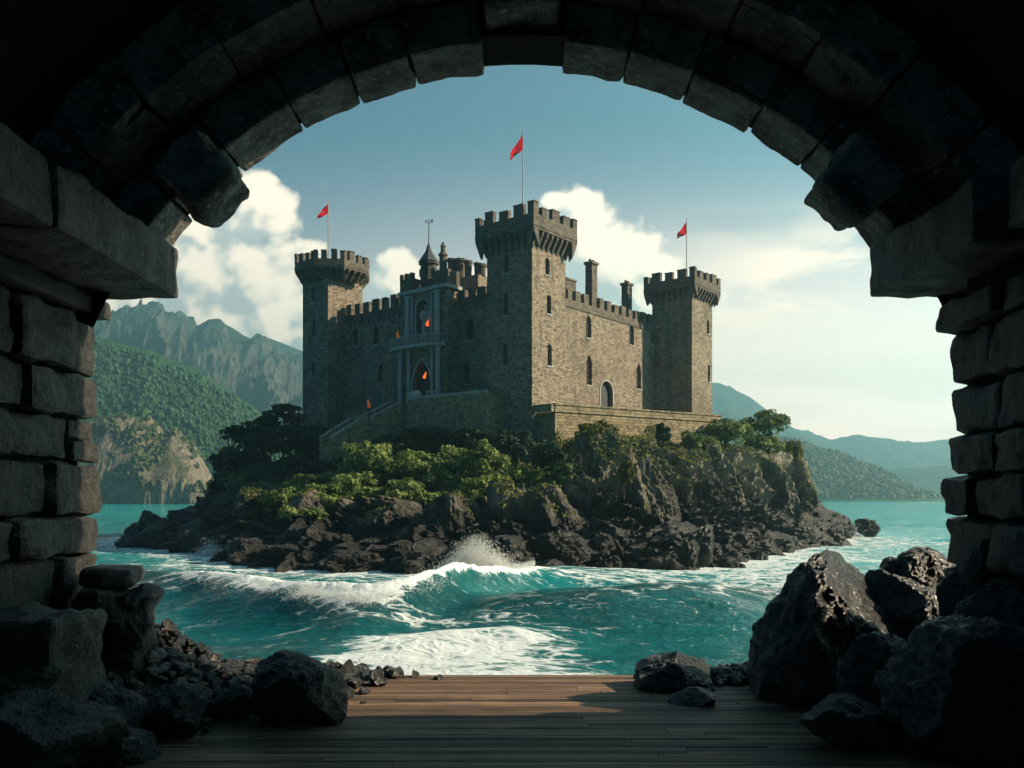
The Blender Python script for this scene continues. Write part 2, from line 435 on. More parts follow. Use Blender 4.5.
def deck_mat():
    m, t, b, o = material('weathered_planks')
    geo = t.n('ShaderNodeNewGeometry'); pos = geo.outputs['Position']; rnd = geo.outputs['Random Per Island']
    sh = t.n('ShaderNodeCombineXYZ', X=t.m('MULTIPLY', rnd, 37.0), Y=t.m('MULTIPLY', rnd, 11.0), Z=0.0)
    mp = t.n('ShaderNodeMapping'); t.set(mp, 'Vector', t.vm('ADD', pos, sh.outputs[0])); mp.inputs['Scale'].default_value = (0.36, 26.0, 6.0)
    g = t.noise(mp.outputs[0], 1.6, 8, 0.7, 0.4)
    mp2 = t.n('ShaderNodeMapping'); t.set(mp2, 'Vector', t.vm('ADD', pos, sh.outputs[0])); mp2.inputs['Scale'].default_value = (1.2, 60.0, 20.0)
    g2 = t.noise(mp2.outputs[0], 1.5, 5, 0.7)
    st = t.noise(pos, 1.1, 5, 0.6)
    col = t.mix(t.ss(g, 0.30, 0.66), C4((0.010, 0.007, 0.005)), C4((0.42, 0.255, 0.155)))
    col = t.mix(t.m('MULTIPLY', t.ss(g2, 0.46, 0.66), 0.8), col, C4((0.012, 0.008, 0.006)))
    col = t.mix(t.m('MULTIPLY', t.ss(rnd, 0.25, 1.0), 0.85), col, C4((0.014, 0.010, 0.008)))
    col = t.mix(t.m('MULTIPLY', t.ss(st, 0.5, 0.7), 0.4), col, C4((0.02, 0.014, 0.011)))
    t.set(b, 'Base Color', col); b.inputs['Specular IOR Level'].default_value = 0.35
    t.set(b, 'Roughness', t.m('ADD', 0.42, t.m('MULTIPLY', g2, 0.3)))
    bp = t.n('ShaderNodeBump', Strength=0.8, Distance=0.012, Height=t.m('ADD', g, t.m('MULTIPLY', g2, 0.8))); t.set(b, 'Normal', bp)
    return m


def island_mat():
    m, t, b, o = material('island_rock')
    geo = t.n('ShaderNodeNewGeometry'); pos = geo.outputs['Position']
    sp = t.n('ShaderNodeSeparateXYZ', Vector=pos); z = sp.outputs[2]
    nz = t.n('ShaderNodeSeparateXYZ', Vector=geo.outputs['Normal']).outputs[2]
    mp = t.n('ShaderNodeMapping'); t.set(mp, 'Vector', pos); mp.inputs['Scale'].default_value = (1, 1, 0.4); mp.inputs['Rotation'].default_value = (0, R(24), 0)
    a = t.noise(mp.outputs[0], 0.32, 8, 0.68, 0.3); c = t.noise(mp.outputs[0], 1.7, 7, 0.7); e = t.noise(pos, 7, 5, 0.65)
    dry = t.mix(t.ss(a, 0.36, 0.64), C4((0.060, 0.050, 0.038)), C4((0.43, 0.365, 0.275)))
    dry = t.mix(t.m('MULTIPLY', t.ss(c, 0.54, 0.70), 0.6), dry, C4((0.48, 0.39, 0.29)))
    wet = t.mix(t.ss(c, 0.40, 0.66), C4((0.008, 0.008, 0.007)), C4((0.042, 0.035, 0.026)))
    lvl = t.m('ADD', z, t.m('MULTIPLY', t.m('SUBTRACT', a, 0.5), 9.0))
    col = t.mix(t.ss(lvl, 3.5, 8.5), wet, dry)
    col = t.mix(t.m('MULTIPLY', t.ss(e, 0.5, 0.66), 0.6), col, C4((0.016, 0.014, 0.012)))
    gm = t.m('MULTIPLY', t.ss(t.m('ADD', nz, t.m('MULTIPLY', t.m('SUBTRACT', c, 0.5), 1.6)), 0.30, 0.62), t.ss(lvl, 5.0, 8.5))
    col = t.mix(gm, col, t.mix(t.ss(e, 0.4, 0.6), C4((0.020, 0.034, 0.009)), C4((0.085, 0.09, 0.022))))
    t.set(b, 'Base Color', col); b.inputs['Specular IOR Level'].default_value = 0.4
    t.set(b, 'Roughness', t.m('ADD', 0.45, t.m('MULTIPLY', t.ss(lvl, 3.0, 7.0), 0.4)))
    h = t.m('ADD', t.m('MULTIPLY', a, 1.5), t.m('ADD', t.m('MULTIPLY', c, 0.9), t.m('MULTIPLY', e, 0.35)))
    bp = t.n('ShaderNodeBump', Strength=1.0, Distance=0.6, Height=h); t.set(b, 'Normal', bp)
    return m


def hill_mat(name, g1, g2, rockc, slope=0.45, sc=0.02, bump=6.0):
    m, t, b, o = material(name)
    geo = t.n('ShaderNodeNewGeometry'); pos = geo.outputs['Position']
    nz = t.n('ShaderNodeSeparateXYZ', Vector=geo.outputs['True Normal']).outputs[2]
    a = t.noise(pos, sc, 8, 0.65); c = t.noise(pos, sc*9, 6, 0.7)
    col = t.mix(t.ss(c, 0.35, 0.65), C4(g1), C4(g2))
    rk = t.ss(t.m('ADD', nz, t.m('MULTIPLY', t.m('SUBTRACT', a, 0.5), 0.9)), slope+0.1, slope-0.1)
    col = t.mix(rk, col, t.mix(t.ss(c, 0.4, 0.6), C4([q*0.5 for q in rockc]), C4(rockc)))
    t.set(b, 'Base Color', col); b.inputs['Roughness'].default_value = 0.95; b.inputs['Specular IOR Level'].default_value = 0.05
    bp = t.n('ShaderNodeBump', Strength=0.8, Distance=bump, Height=t.m('ADD', a, t.m('MULTIPLY', c, 0.5))); t.set(b, 'Normal', bp)
    return m


def sea_mat():
    m, t, b, o = material('sea_water')
    geo = t.n('ShaderNodeNewGeometry'); pos = geo.outputs['Position']
    sp = t.n('ShaderNodeSeparateXYZ', Vector=pos)
    foam = t.n('ShaderNodeAttribute', dict(attribute_name='foam')).outputs['Fac']
    shore_light = t.n('ShaderNodeAttribute', dict(attribute_name='shore_and_light')).outputs['Fac']  # shore tone plus painted brightness and shade
    mp = t.n('ShaderNodeMapping'); t.set(mp, 'Vector', pos); mp.inputs['Scale'].default_value = (0.55, 1.0, 1.0)
    big = t.noise(mp.outputs[0], 0.035, 5, 0.6)
    mp3 = t.n('ShaderNodeMapping'); t.set(mp3, 'Vector', pos); mp3.inputs['Scale'].default_value = (0.35, 1.0, 1.0)
    r1 = t.noise(mp3.outputs[0], 0.9, 7, 0.65, 0.5); r2 = t.noise(mp.outputs[0], 4.0, 5, 0.6, 0.4); r3 = t.noise(mp.outputs[0], 0.16, 5, 0.6)
    f = t.m('ADD', shore_light, t.m('MULTIPLY', t.m('SUBTRACT', big, 0.5), 0.9), clamp=True)
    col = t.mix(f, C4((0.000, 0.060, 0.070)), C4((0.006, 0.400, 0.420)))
    t.set(b, 'Roughness', 0.09); b.inputs['IOR'].default_value = 1.333; b.inputs['Specular IOR Level'].default_value = 0.5
    # foam: streaky lace whose cover follows the foam attribute
    wn = t.n('ShaderNodeTexNoise', Vector=mp.outputs[0], Scale=0.8, Detail=5.0)
    wv = t.vm('ADD', mp.outputs[0], t.vm('SCALE', t.vm('SUBTRACT', wn.outputs[1], (0.5, 0.5, 0.5)), scale=1.6))
    vo = t.n('ShaderNodeTexVoronoi', dict(feature='DISTANCE_TO_EDGE'), Vector=wv, Scale=0.75)
    vo2 = t.n('ShaderNodeTexVoronoi', dict(feature='DISTANCE_TO_EDGE'), Vector=wv, Scale=2.3)
    lace = t.m('ADD', t.m('MULTIPLY', t.ss(vo.outputs[0], 0.25, 0.0), 0.22), t.m('MULTIPLY', t.ss(vo2.outputs[0], 0.25, 0.0), 0.20))
    fn = t.m('ADD', t.m('MULTIPLY', t.noise(mp3.outputs[0], 1.3, 10, 0.74, 0.5), 0.95), lace)
    cov = t.ss(t.m('ADD', fn, t.m('MULTIPLY', foam, 1.0)), 0.92, 1.22)
    far = t.m('MULTIPLY', t.ss(t.noise(mp3.outputs[0], 0.11, 7, 0.7, 0.3), 0.60, 0.72), 0.25)   # thin distant whitecaps
    cov = t.m('MAXIMUM', cov, far)
    hgt = t.m('ADD', t.m('MULTIPLY', r1, 0.75), t.m('ADD', t.m('MULTIPLY', r2, 0.42), t.m('MULTIPLY', r3, 1.2)))
    bp = t.n('ShaderNodeBump', Strength=1.0, Distance=0.55, Height=hgt)
    t.set(b, 'Normal', bp); t.set(b, 'Base Color', col)
    fb = t.n('ShaderNodeBsdfPrincipled', Base_Color=C4((0.62, 0.67, 0.68)), Roughness=0.9)
    fb.inputs['Specular IOR Level'].default_value = 0.1
    bp2 = t.n('ShaderNodeBump', Strength=1.0, Distance=0.12, Height=fn); t.set(fb, 'Normal', bp2)
    mx = t.n('ShaderNodeMixShader'); t.set(mx, '#0', cov); t.set(mx, '#1', b.outputs[0]); t.set(mx, '#2', fb.outputs[0])
    t.t.links.new(mx.outputs[0], o.inputs[0])
    return m


def spray_mat():
    m, t, b, o = material('sea_spray')
    b.inputs['Base Color'].default_value = (0.85, 0.87, 0.85, 1); b.inputs['Roughness'].default_value = 0.6
    tr = t.n('ShaderNodeBsdfTranslucent', Color=(0.9, 0.9, 0.88, 1))
    mx = t.n('ShaderNodeMixShader'); t.set(mx, '#0', 0.5); t.set(mx, '#1', b.outputs[0]); t.set(mx, '#2', tr.outputs[0])
    t.t.links.new(mx.outputs[0], o.inputs[0])
    return m


def flame_mat(e=0.75):
    m, t, b, o = material('flame')
    b.inputs['Base Color'].default_value = (0.9, 0.25, 0.05, 1)
    b.inputs['Emission Color'].default_value = (1.0, 0.16, 0.02, 1); b.inputs['Emission Strength'].default_value = e
    return m


M['deck'] = deck_mat(); M['island'] = island_mat(); M['sea'] = sea_mat(); M['spray'] = spray_mat(); M['flame'] = flame_mat(0.5); M['flame_dim'] = flame_mat(0.06)
M['hill_near'] = hill_mat('wooded_hill', (0.018, 0.052, 0.018), (0.045, 0.10, 0.034), (0.20, 0.15, 0.095), 0.42, 0.02, 3)
M['hill_far'] = hill_mat('mountain_slope', (0.016, 0.036, 0.026), (0.035, 0.065, 0.045), (0.085, 0.085, 0.075), 0.50, 0.006, 14)
M['cliff'] = hill_mat('headland_cliff', (0.022, 0.045, 0.014), (0.075, 0.085, 0.028), (0.21, 0.175, 0.13), 0.70, 0.03, 4)


# ------------------------------------------------------------------ island
IC = np.array((2.0, 112.0))
_sh = [(-49, 110), (-38, 96), (-29, 85), (-22, 75), (-14, 69), (-5, 66), (4, 70), (14, 71), (21, 79), (28, 93), (40, 110), (47, 122),
       (45, 145), (20, 165), (-20, 165), (-45, 140)]
_pl = [(-33, 108, 9.0), (-29.5, 98, 7.6), (-24, 90, 6.2), (-18, 85, 5.3), (-12, 82, 5.0), (-4, 79.5, 5.0), (3, 80, 6.0), (10, 85, 9.6), (16, 89, 10.4),
       (22, 97, 10.6), (31, 106, 11.0), (38, 116, 10.6), (36, 130, 11), (15, 150, 11), (-15, 150, 11), (-33, 130, 9)]


def _ang(pts): return np.array([math.atan2(p[1]-IC[1], p[0]-IC[0]) for p in pts])


def _per(th, pts, vals):
    a = _ang(pts); o = np.argsort(a); a = a[o]; v = np.array(vals, float)[o]
    a = np.concatenate([a-2*math.pi, a, a+2*math.pi]); v = np.concatenate([v, v, v])
    return np.interp(th, a, v)


def _rad(pts): return [math.hypot(p[0]-IC[0], p[1]-IC[1]) for p in pts]


T_ROWS = np.array((0.0, 0.09, 0.26, 0.46, 0.74, 0.90, 1.0))


def island_rows(th):
    rs = _per(th, _sh, _rad(_sh)); rp = _per(th, _pl, _rad(_pl)); zp = _per(th, _pl, [p[2] for p in _pl])
    rs = rs + 1.8*perlin(np.stack([np.cos(th)*7, np.sin(th)*7, 0*th], -1)) + 1.0*perlin(np.stack([np.cos(th)*19, np.sin(th)*19, 0*th+4], -1))
    rows_r = [rs*1.04+2.0, rs, rs*0.66+rp*0.34, rs*0.30+rp*0.70, rp, rp*0.55, 0*rs+0.2]
    z2 = np.clip(zp+4.6, 9.6, 13.4)
    rows_z = [-3+0*rs, 0.1+0*rs, 1.2+zp*0.10, 1.9+zp*0.25, zp, z2, 14.0+0*rs]
    return np.array(rows_r), np.array(rows_z)


def island_z(X, Y):
    th = np.array([math.atan2(Y-IC[1], X-IC[0])]); r = math.hypot(X-IC[0], Y-IC[1])
    rr, zz = island_rows(th)
    return float(np.interp(r, rr[::-1, 0], zz[::-1, 0]))


def build_island():
    nth, nt = 1300, 170
    th = np.linspace(-math.pi, math.pi, nth, endpoint=False)
    rr, zz = island_rows(th)
    tv = np.linspace(0, 1, nt)
    Rg = np.stack([np.interp(tv, T_ROWS, rr[:, i]) for i in range(nth)], 1)
    Zg = np.stack([np.interp(tv, T_ROWS, zz[:, i]) for i in range(nth)], 1)
    cs, sn = np.cos(th)[None], np.sin(th)[None]
    p = np.stack([IC[0]+Rg*cs, IC[1]+Rg*sn, Zg], -1).reshape(-1, 3)
    amp = np.interp(tv, (0, 0.05, 0.2, 0.5, 0.70, 0.80, 0.90, 1), (0.7, 0.8, 1.15, 1.35, 1.15, 0.55, 0.15, 0.1))
    amp = np.repeat(amp, nth)
    q = p.copy(); q[:, 0] += 0.35*p[:, 2]; q[:, 2] *= 0.42       # tilted, upright ribs
    d = 1.45*(ridged(q/7.5, 3)-0.8) + 0.85*(ridged(q/2.7+3, 4)-0.8) + 0.34*(ridged(q/0.95, 3)-0.7)
    # crisp ledges
    led = np.abs(((p[:, 0]*0.55 + p[:, 2]*0.8 + 1.3*perlin(p/5.0))*0.42) % 1 - 0.5)
    d = d + 0.22*(led-0.25)
    d = d*amp
    out = np.stack([np.tile(cs[0], nt), np.tile(sn[0], nt), np.full(nth*nt, 0.45)], -1)
    p = p + out*d[:, None]
    mb = MB(); mb.add(p, grid_faces(nt, nth, True))
    ob = mb.build('rocky_island', M['island'], smooth=False)
    tag(ob, kind='structure')
    return p.reshape(nt, nth, 3)


ISL = build_island()


# ------------------------------------------------------------------ sea
def seg_dist(X, Y, pts):
    d = np.full(X.shape, 1e9)
    n = len(pts)
    for i in range(n):
        a = np.array(pts[i][:2]); b = np.array(pts[(i+1) % n][:2]); ab = b-a
        s = np.clip(((X-a[0])*ab[0]+(Y-a[1])*ab[1])/(ab@ab), 0, 1)
        d = np.minimum(d, np.hypot(X-a[0]-s*ab[0], Y-a[1]-s*ab[1]))
    return d


def ridge_wave(X, Y, cx, cyv, ch, front, back):
    g = np.linspace(cx[0]-6, cx[-1]+6, 600); ker = np.hanning(61); ker /= ker.sum()
    sm = lambda v: np.convolve(np.pad(np.interp(g, cx, v), 30, mode='edge'), ker, 'valid')
    yc = np.interp(X, g, sm(cyv)); h = np.interp(X, g, sm(ch))
    d = Y - yc
    return h*np.where(d < 0, np.exp(-(np.abs(d)/front)**1.7), np.exp(-(np.abs(d)/back)**1.5)), d, h


def build_sea():
    # a fan of rings centred under the arch, fine near and coarse towards the horizon
    rad = np.concatenate([np.linspace(3, 20, 24, endpoint=False), np.linspace(20, 75, 380, endpoint=False), np.geomspace(75, 170, 150, endpoint=False), np.geomspace(170, 3200, 110)])
    a0 = np.concatenate([np.linspace(-175, -38, 90, endpoint=False), np.linspace(-38, 38, 760, endpoint=False), np.linspace(38, 185, 95)])
    an = np.radians(a0)
    Rr, A = np.meshgrid(rad, an, indexing='ij')
    X = np.clip((Rr*np.sin(A)).ravel(), -1780, 1780); Y = np.clip((Rr*np.cos(A)).ravel(), -70, 2780)
    r = np.hypot(X, Y)
    p2 = np.stack([X, Y, 0*X], -1)
    fade = np.clip(1.2 - r/500, 0.15, 1)
    z = 0.0*X
    for (wl, dx, dy, am) in ((19, 0.12, 1, 0.16), (11, -0.3, 1, 0.10), (6.5, 0.35, 1, 0.07), (4.1, -0.15, 1, 0.045)):
        n = math.hypot(dx, dy); ph = (X*dx+Y*dy)/n*2*math.pi/wl + 2.2*perlin(p2/(wl*1.7)+wl)
        z += am*(1.6*((0.5+0.5*np.sin(ph))**1.8) - 0.7)*fade
    z += 0.16*fbm(p2/np.array((7, 3.2, 1)), 4)*fade
    foam = 0*X
    jit = 1.4*perlin(p2/6.0+31) + 0.5*perlin(p2/2.0+11)
    # the breaking wave in front of the island
    w1, d1, h1 = ridge_wave(X, Y+jit*0.55, [-44, -32, -24, -19, -14, -9, -6, -3.5, -1, 2, 6, 12], [54, 51, 49, 47.5, 43.5, 39.3, 38, 42, 51, 57, 58, 60],
                            [0.4, 1.0, 1.6, 1.85, 1.8, 1.7, 1.7, 1.8, 1.75, 1.2, 0.7, 0], 3.0, 6.5)
    brk = np.interp(X, [-24, -19.5, -17, -9, -3, 1, 4], [0, 0.05, 0.7, 1, 1, 0.9, 0])
    f1 = brk*np.exp(-((d1-0.1)/np.where(d1 < 0, 1.15, 3.6))**2)*0.92
    runs = np.interp(X, [-22, -16, -9, -4, 0, 5], [0, 0.25, 0.55, 0.45, 0.25, 0])*np.exp(-np.maximum(d1, 0)/8)*(d1 > 0)
    # green swell nearer the arch
    w2, d2, h2 = ridge_wave(X, Y+jit*0.4, [-16, -9, -5, 0, 4, 8, 12, 17, 24], [41, 41, 41.5, 40.5, 40, 41, 43, 45, 46], [0, 0.0, 0.3, 1.2, 1.55, 1.55, 1.2, 0.6, 0], 3.8, 7)
    f2 = 0.28*np.exp(-((d2)/1.6)**2)*np.interp(X, [2, 5, 9, 14], [0, 1, 1, 0])
    # surf that runs up under the deck
    w3, d3, h3 = ridge_wave(X, Y+jit*0.5, [-12, -8, -6, -3, 0, 3, 6], [31.5, 32, 33, 34, 34, 32.5, 31], [0, 0.25, 0.5, 0.75, 0.7, 0.3, 0], 2.6, 2.5)
    e3 = np.interp(X, [-7.8, -5.8, -3.9, -1.2, 0.6, 2.2, 5], [0, 0.40, 0.62, 0.60, 0.44, 0.24, 0])
    f3 = e3*np.where(d3 > 0, np.exp(-(d3/1.2)**2), np.clip(1.0+d3*0.02+0.25*fbm(p2/np.array((2.6, 1.2, 1))+3, 4), 0.3, 1.15))
    z = z + w1 + w2 + w3
    # wash round the island
    sd = seg_dist(X, Y, _sh)
    f4 = np.exp(-(sd/4.6)**1.3)*np.where(Y < 125, 0.88, 0.6)
    lee = np.interp(X, [-40, -10, 4, 10, 24, 45, 70], [0, 0.1, 0.35, 0.5, 0.50, 0.45, 0.2])*np.exp(-(sd/15)**1.6)
    band = 0.34*np.exp(-((Y-(60-0.10*X))/6.0)**2)*np.interp(X, [-2, 3, 14, 34], [0, 1, 0.9, 0.3])
    # streaks of old foam on the swells
    st = 0.36*np.clip(fbm(p2/np.array((16, 5, 1))+7, 4), 0, 1)
    foam = np.clip(np.maximum.reduce([f1, runs*0.62, f2, f3, f4, lee, band]) + st*np.clip(1.4-r/150, 0, 1), 0, 1.1)
    z += np.where(foam > 0.5, (foam-0.5)*0.30*(0.4+np.abs(fbm(p2/0.8, 4))), 0)
    # paler near shore; sun and sky brightness painted in to the right and afar
    shore_light = 0.16 + 0.50*np.clip((X+8)/36, 0, 1)*np.clip((Y-36)/32, 0, 1) + 0.5*np.clip((Y-95)/200, 0, 1) + 0.35*np.exp(-(sd/13)**2) + 0.45*np.maximum(f1, f3*0.6)
    shore_light += -0.22*np.clip(w1/1.5, 0, 1)*(d1 < 0.3) - 0.34*(w2/1.6)*(d2 < 1.5)  # wave fronts coloured darker to look shaded
    mb = MB(); mb.add(np.stack([X, Y, z], -1), grid_faces(len(rad), len(an)))
    tag(mb.build('sea', M['sea'], smooth=True, attr=dict(foam=foam, shore_and_light=np.clip(shore_light, 0, 1))), kind='structure')


build_sea()


def spray_object(name, label, c, spread, n, seed, rise):
    rs = np.random.RandomState(seed)
    o = np.array([(1, 0, 0), (-1, 0, 0), (0, 1, 0), (0, -1, 0), (0, 0, 1), (0, 0, -1)], float)
    fo = np.array([(0, 2, 4), (2, 1, 4), (1, 3, 4), (3, 0, 4), (2, 0, 5), (1, 2, 5), (3, 1, 5), (0, 3, 5)])
    h = rs.beta(0.85, 3.0, n)                                   # height along the plume
    jets = rs.randint(0, 7, n); jd = rs.normal(size=(7, 2))*np.array((0.75, 0.4))
    x = rs.normal(size=n)*spread[0]*(1-0.72*h) + jd[jets, 0]*h*rise*0.45
    y = rs.normal(size=n)*spread[1]*(1-0.6*h) + jd[jets, 1]*h
    zz = h*rise*(0.75+0.35*np.cos(jets*2.1)) + rs.normal(size=n)*0.08
    s = 0.008 + 0.034*rs.uniform(size=n)**2.2*(1-0.35*h)
    V = (o[None]*s[:, None, None] + np.stack([x, y, zz], -1)[:, None]).reshape(-1, 3) + np.array(c)
    f = (fo[None] + 6*np.arange(n)[:, None, None]).reshape(-1, 3)
    mb = MB(); mb.add(V, f)
    return tag(mb.build(name, M['spray'], origin=c), label, 'spray', None, 'stuff')


spray_object('wave_spray', 'tall white burst of spray where the breaking wave hits the island rocks', P(473, 576, 57), (1.15, 0.8), 90000, 3, 2.75)
spray_object('wave_spray', 'low white splash at the foot of the rock at the right end of the island', P(841, 540, 116), (1.6, 1.0), 14000, 5, 2.4)
spray_object('wave_spray', 'small white splash on the dark rocks at the left end of the island', P(214, 556, 82), (0.8, 0.5), 9000, 6, 1.9)


def crest_spume():
    rs = np.random.RandomState(12); n = 40000
    x = rs.uniform(-17.5, 1.5, n); yc = np.interp(x, CREST[0], CREST[1]) - 0.4
    k = np.clip(fbm(np.stack([x*0.7, 0*x, 0*x+3], -1), 3)*1.3+0.6, 0.05, 1.6)
    z = 1.62 + rs.exponential(0.13, n)*k - 0.25*np.abs(rs.normal(size=n)); y = yc + rs.normal(size=n)*0.5
    o = np.array([(1, 0, 0), (-1, 0, 0), (0, 1, 0), (0, -1, 0), (0, 0, 1), (0, 0, -1)], float)
    fo = np.array([(0, 2, 4), (2, 1, 4), (1, 3, 4), (3, 0, 4), (2, 0, 5), (1, 2, 5), (3, 1, 5), (0, 3, 5)])
    s = 0.005+0.017*rs.uniform(size=n)**2
    V = (o[None]*s[:, None, None]+np.stack([x, y, z], -1)[:, None]).reshape(-1, 3)
    mb = MB(); mb.add(V, (fo[None]+6*np.arange(n)[:, None, None]).reshape(-1, 3))
    tag(mb.build('wave_spray', M['spray'], origin=(-8, 46, 1.5)), 'fine white spume blown along the crest of the long breaking wave', 'spray', None, 'stuff')


CREST = ([-44, -32, -24, -19, -14, -9, -6, -3.5, -1, 2, 6, 12], [54, 51, 49, 47.5, 43.5, 39.3, 38, 42, 51, 57, 58, 60])
crest_spume()

# ------------------------------------------------------------------ distant land
def ridge_land(name, sil, Yb, Yr, mat, seed, rough, p=1.0, nx=420, ny=120, xr=None, base=-2, ribs=1.0, freq=90.0, flat=False):
    xs = np.array([s[0] for s in sil], float); ys = np.array([s[1] for s in sil], float)
    x = np.linspace(xs[0], xs[-1], nx); yy = np.interp(x, xs, ys)
    t = np.concatenate([np.linspace(0, 1, ny), np.linspace(1.03, 1.6, ny//4)])
    H = EYE + (HOR-yy)/F*Yr
    Xr = (x-CX)/F*Yr                                   # ground plan: columns run straight back from the shore
    T, Hh = np.meshgrid(t, H, indexing='ij'); Xg = np.tile(Xr, (len(t), 1))
    Yg = Yb + (Yr-Yb)*T
    prof = np.where(T <= 1, np.power(np.clip(T, 0, 1), p), np.clip(1-(T-1)*1.2, 0, 1))
    Xg = Xg*(0.55*Yg/Yr + 0.45)
    Zg = base + (Hh-base)*prof
    P3 = np.stack([Xg, Yg, 0*Xg], -1).reshape(-1, 3)
    env = np.where(T <= 1, np.sin(np.pi*np.clip(T, 0.0, 1))**0.7, 0.6).ravel() + 0.10
    q = P3/freq + seed; q[:, 2] = seed*1.7
    n = rough*((ridged(q*np.array((1.3, 0.7, 1)), 5)-0.9) + 0.5*fbm(q*3, 4))
    z = Zg.ravel() + n*env*np.clip(Zg.ravel()/60, 0.05, 1)
    P3[:, 1] += 0.35*n
    P3[:, 2] = z
    mb = MB(); mb.add(P3, grid_faces(len(t), nx))
    ob = mb.build(name, mat, smooth=False)
    tag(ob, kind='structure')
    return P3.reshape(len(t), nx, 3)


HL = ridge_land('wooded_hill', [(-260, 345), (-60, 325), (60, 332), (97, 338), (150, 350), (200, 371), (240, 398), (262, 414), (300, 448), (330, 475), (352, 497)], 620, 760, M['hill_near'], 3.1, 5.0, 0.9, 360, 130, freq=55)
HR = ridge_land('right_hill', [(640, 440), (720, 425), (790, 438), (812, 444), (850, 457), (880, 470), (902, 485), (930, 494), (950, 496)], 800, 980, M['hill_near'], 8.4, 6.0, 0.8, 300, 100, freq=70)
ridge_land('mountain', [(-320, 280), (-60, 295), (60, 306), (100, 309), (118, 313), (135, 309), (155, 306), (180, 318), (195, 327), (210, 319), (220, 319), (240, 332), (262, 346), (300, 366), (350, 392), (420, 430), (520, 470)],
           1000, 1450, M['hill_far'], 5.7, 62, 0.95, 760, 260, freq=150)
ridge_land('distant_mountain', [(120, 360), (225, 350), (245, 340), (262, 336), (285, 344), (310, 354), (360, 372), (430, 400), (560, 420), (640, 400), (690, 380), (722, 384), (750, 397), (780, 420), (830, 450), (860, 470)], 1750, 2050, M['hill_far'], 2.2, 24, 0.9, 420, 90, freq=260)
ridge_land('right_range', [(700, 445), (760, 430), (800, 432), (832, 440), (858, 436), (890, 439), (905, 443), (925, 442), (945, 439), (1000, 442), (1080, 430)], 1900, 2300, M['hill_far'], 4.4, 22, 0.9, 320, 90, freq=300)
ridge_land('low_hill', [(840, 485), (875, 474), (905, 468), (925, 468), (945, 466), (1000, 470), (1100, 455), (1180, 470)], 1300, 1500, M['hill_far'], 6.6, 8, 0.8, 260, 80, freq=150)
HD = ridge_land('headland', [(-160, 430), (40, 428), (85, 424), (97, 418), (125, 413), (150, 421), (163, 433), (178, 432), (196, 446), (206, 464), (216, 485), (224, 499)], 560, 602, M['cliff'], 1.9, 9, 0.42, 420, 130, freq=32)


def forest(name, land, n, size, mat, seed, mask=None, tmax=0.78):
    rs = np.random.RandomState(seed); nt, nx = land.shape[:2]
    d, f = ico(1)
    ii = (rs.uniform(0.0, tmax, n)*(nt-2)).astype(int); jj = rs.randint(0, nx-1, n)
    c = land[ii, jj] + rs.normal(size=(n, 3))*size*0.8*np.array((1, 1, 0))
    keep = (c[:, 2] > 3)
    if mask is not None: keep &= mask(c)
    c = c[keep]; n = len(c)
    s = size*(0.35+1.15*rs.uniform(size=n)**1.8)
    jit = 1 + 0.28*rs.normal(size=(n, len(d)))
    V = (d[None]*jit[:, :, None]*s[:, None, None]*np.array((1, 1, 1.15)) + c[:, None]).reshape(-1, 3)
    ff = (f[None] + len(d)*np.arange(n)[:, None, None]).reshape(-1, 3)
    mb = MB(); mb.add(V, ff)
    return mb.build(name, mat, smooth=False)


M['forest'] = leaf_mat('forest_canopy', (0.012, 0.045, 0.020), (0.045, 0.105, 0.038), 0.1)
M['forest_warm'] = leaf_mat('scrub_canopy', (0.03, 0.05, 0.016), (0.09, 0.10, 0.035), 0.1)
tag(forest('far_forest', HL, 18000, 1.75, M['forest'], 1), 'dense green forest covering the hillside left of the castle', 'forest', None, 'stuff')
tag(forest('far_forest', HR, 9000, 1.9, M['forest_warm'], 2), 'hazy wooded slope on the far hill right of the island', 'forest', None, 'stuff')
tag(forest('far_scrub', HD, 4200, 1.5, M['forest_warm'], 3, mask=lambda c: fbm(c/26.0+3, 3) > 0.02), 'green scrub on the sunlit headland cliff at the far left shore', 'scrub', None, 'stuff')

# ------------------------------------------------------------------ castle
DR = np.array((0.63, 0.777)); DR /= np.linalg.norm(DR)      # along the sunlit side, away from us
DL = np.array((-DR[1], DR[0]))                             # along the shaded side, to the left
NR = -DL                                                   # outward normal of the sunlit side
NL = -DR                                                   # outward normal of the shaded side
TC = np.array((2.16, 92.0))                                # near corner of the tallest tower


def on(x, O, D):                                           # distance along a vertical plane for a picture column
    u = (x-CX)/F
    return (u*O[1]-O[0])/(D[0]-u*D[1])


def zz(y, Y): return EYE+(HOR-y)/F*Y


def V3(p2, z): return np.array((p2[0], p2[1], z))


def arch_pts(s0, s1, zs, zt, kind, k=7):
    c = (s0+s1)/2; h = zt-zs; w = (s1-s0)/2
    out = []
    for i in range(2*k+1):
        a = i/(2*k)
        if kind == 'round': th = math.pi*(1-a); out.append((c+w*math.cos(th), zs+h*math.sin(th)))
        else:
            x = -1+2*a; out.append((c+w*x, zs+h*(1-abs(x)**1.6)**(0.72)))
    return out


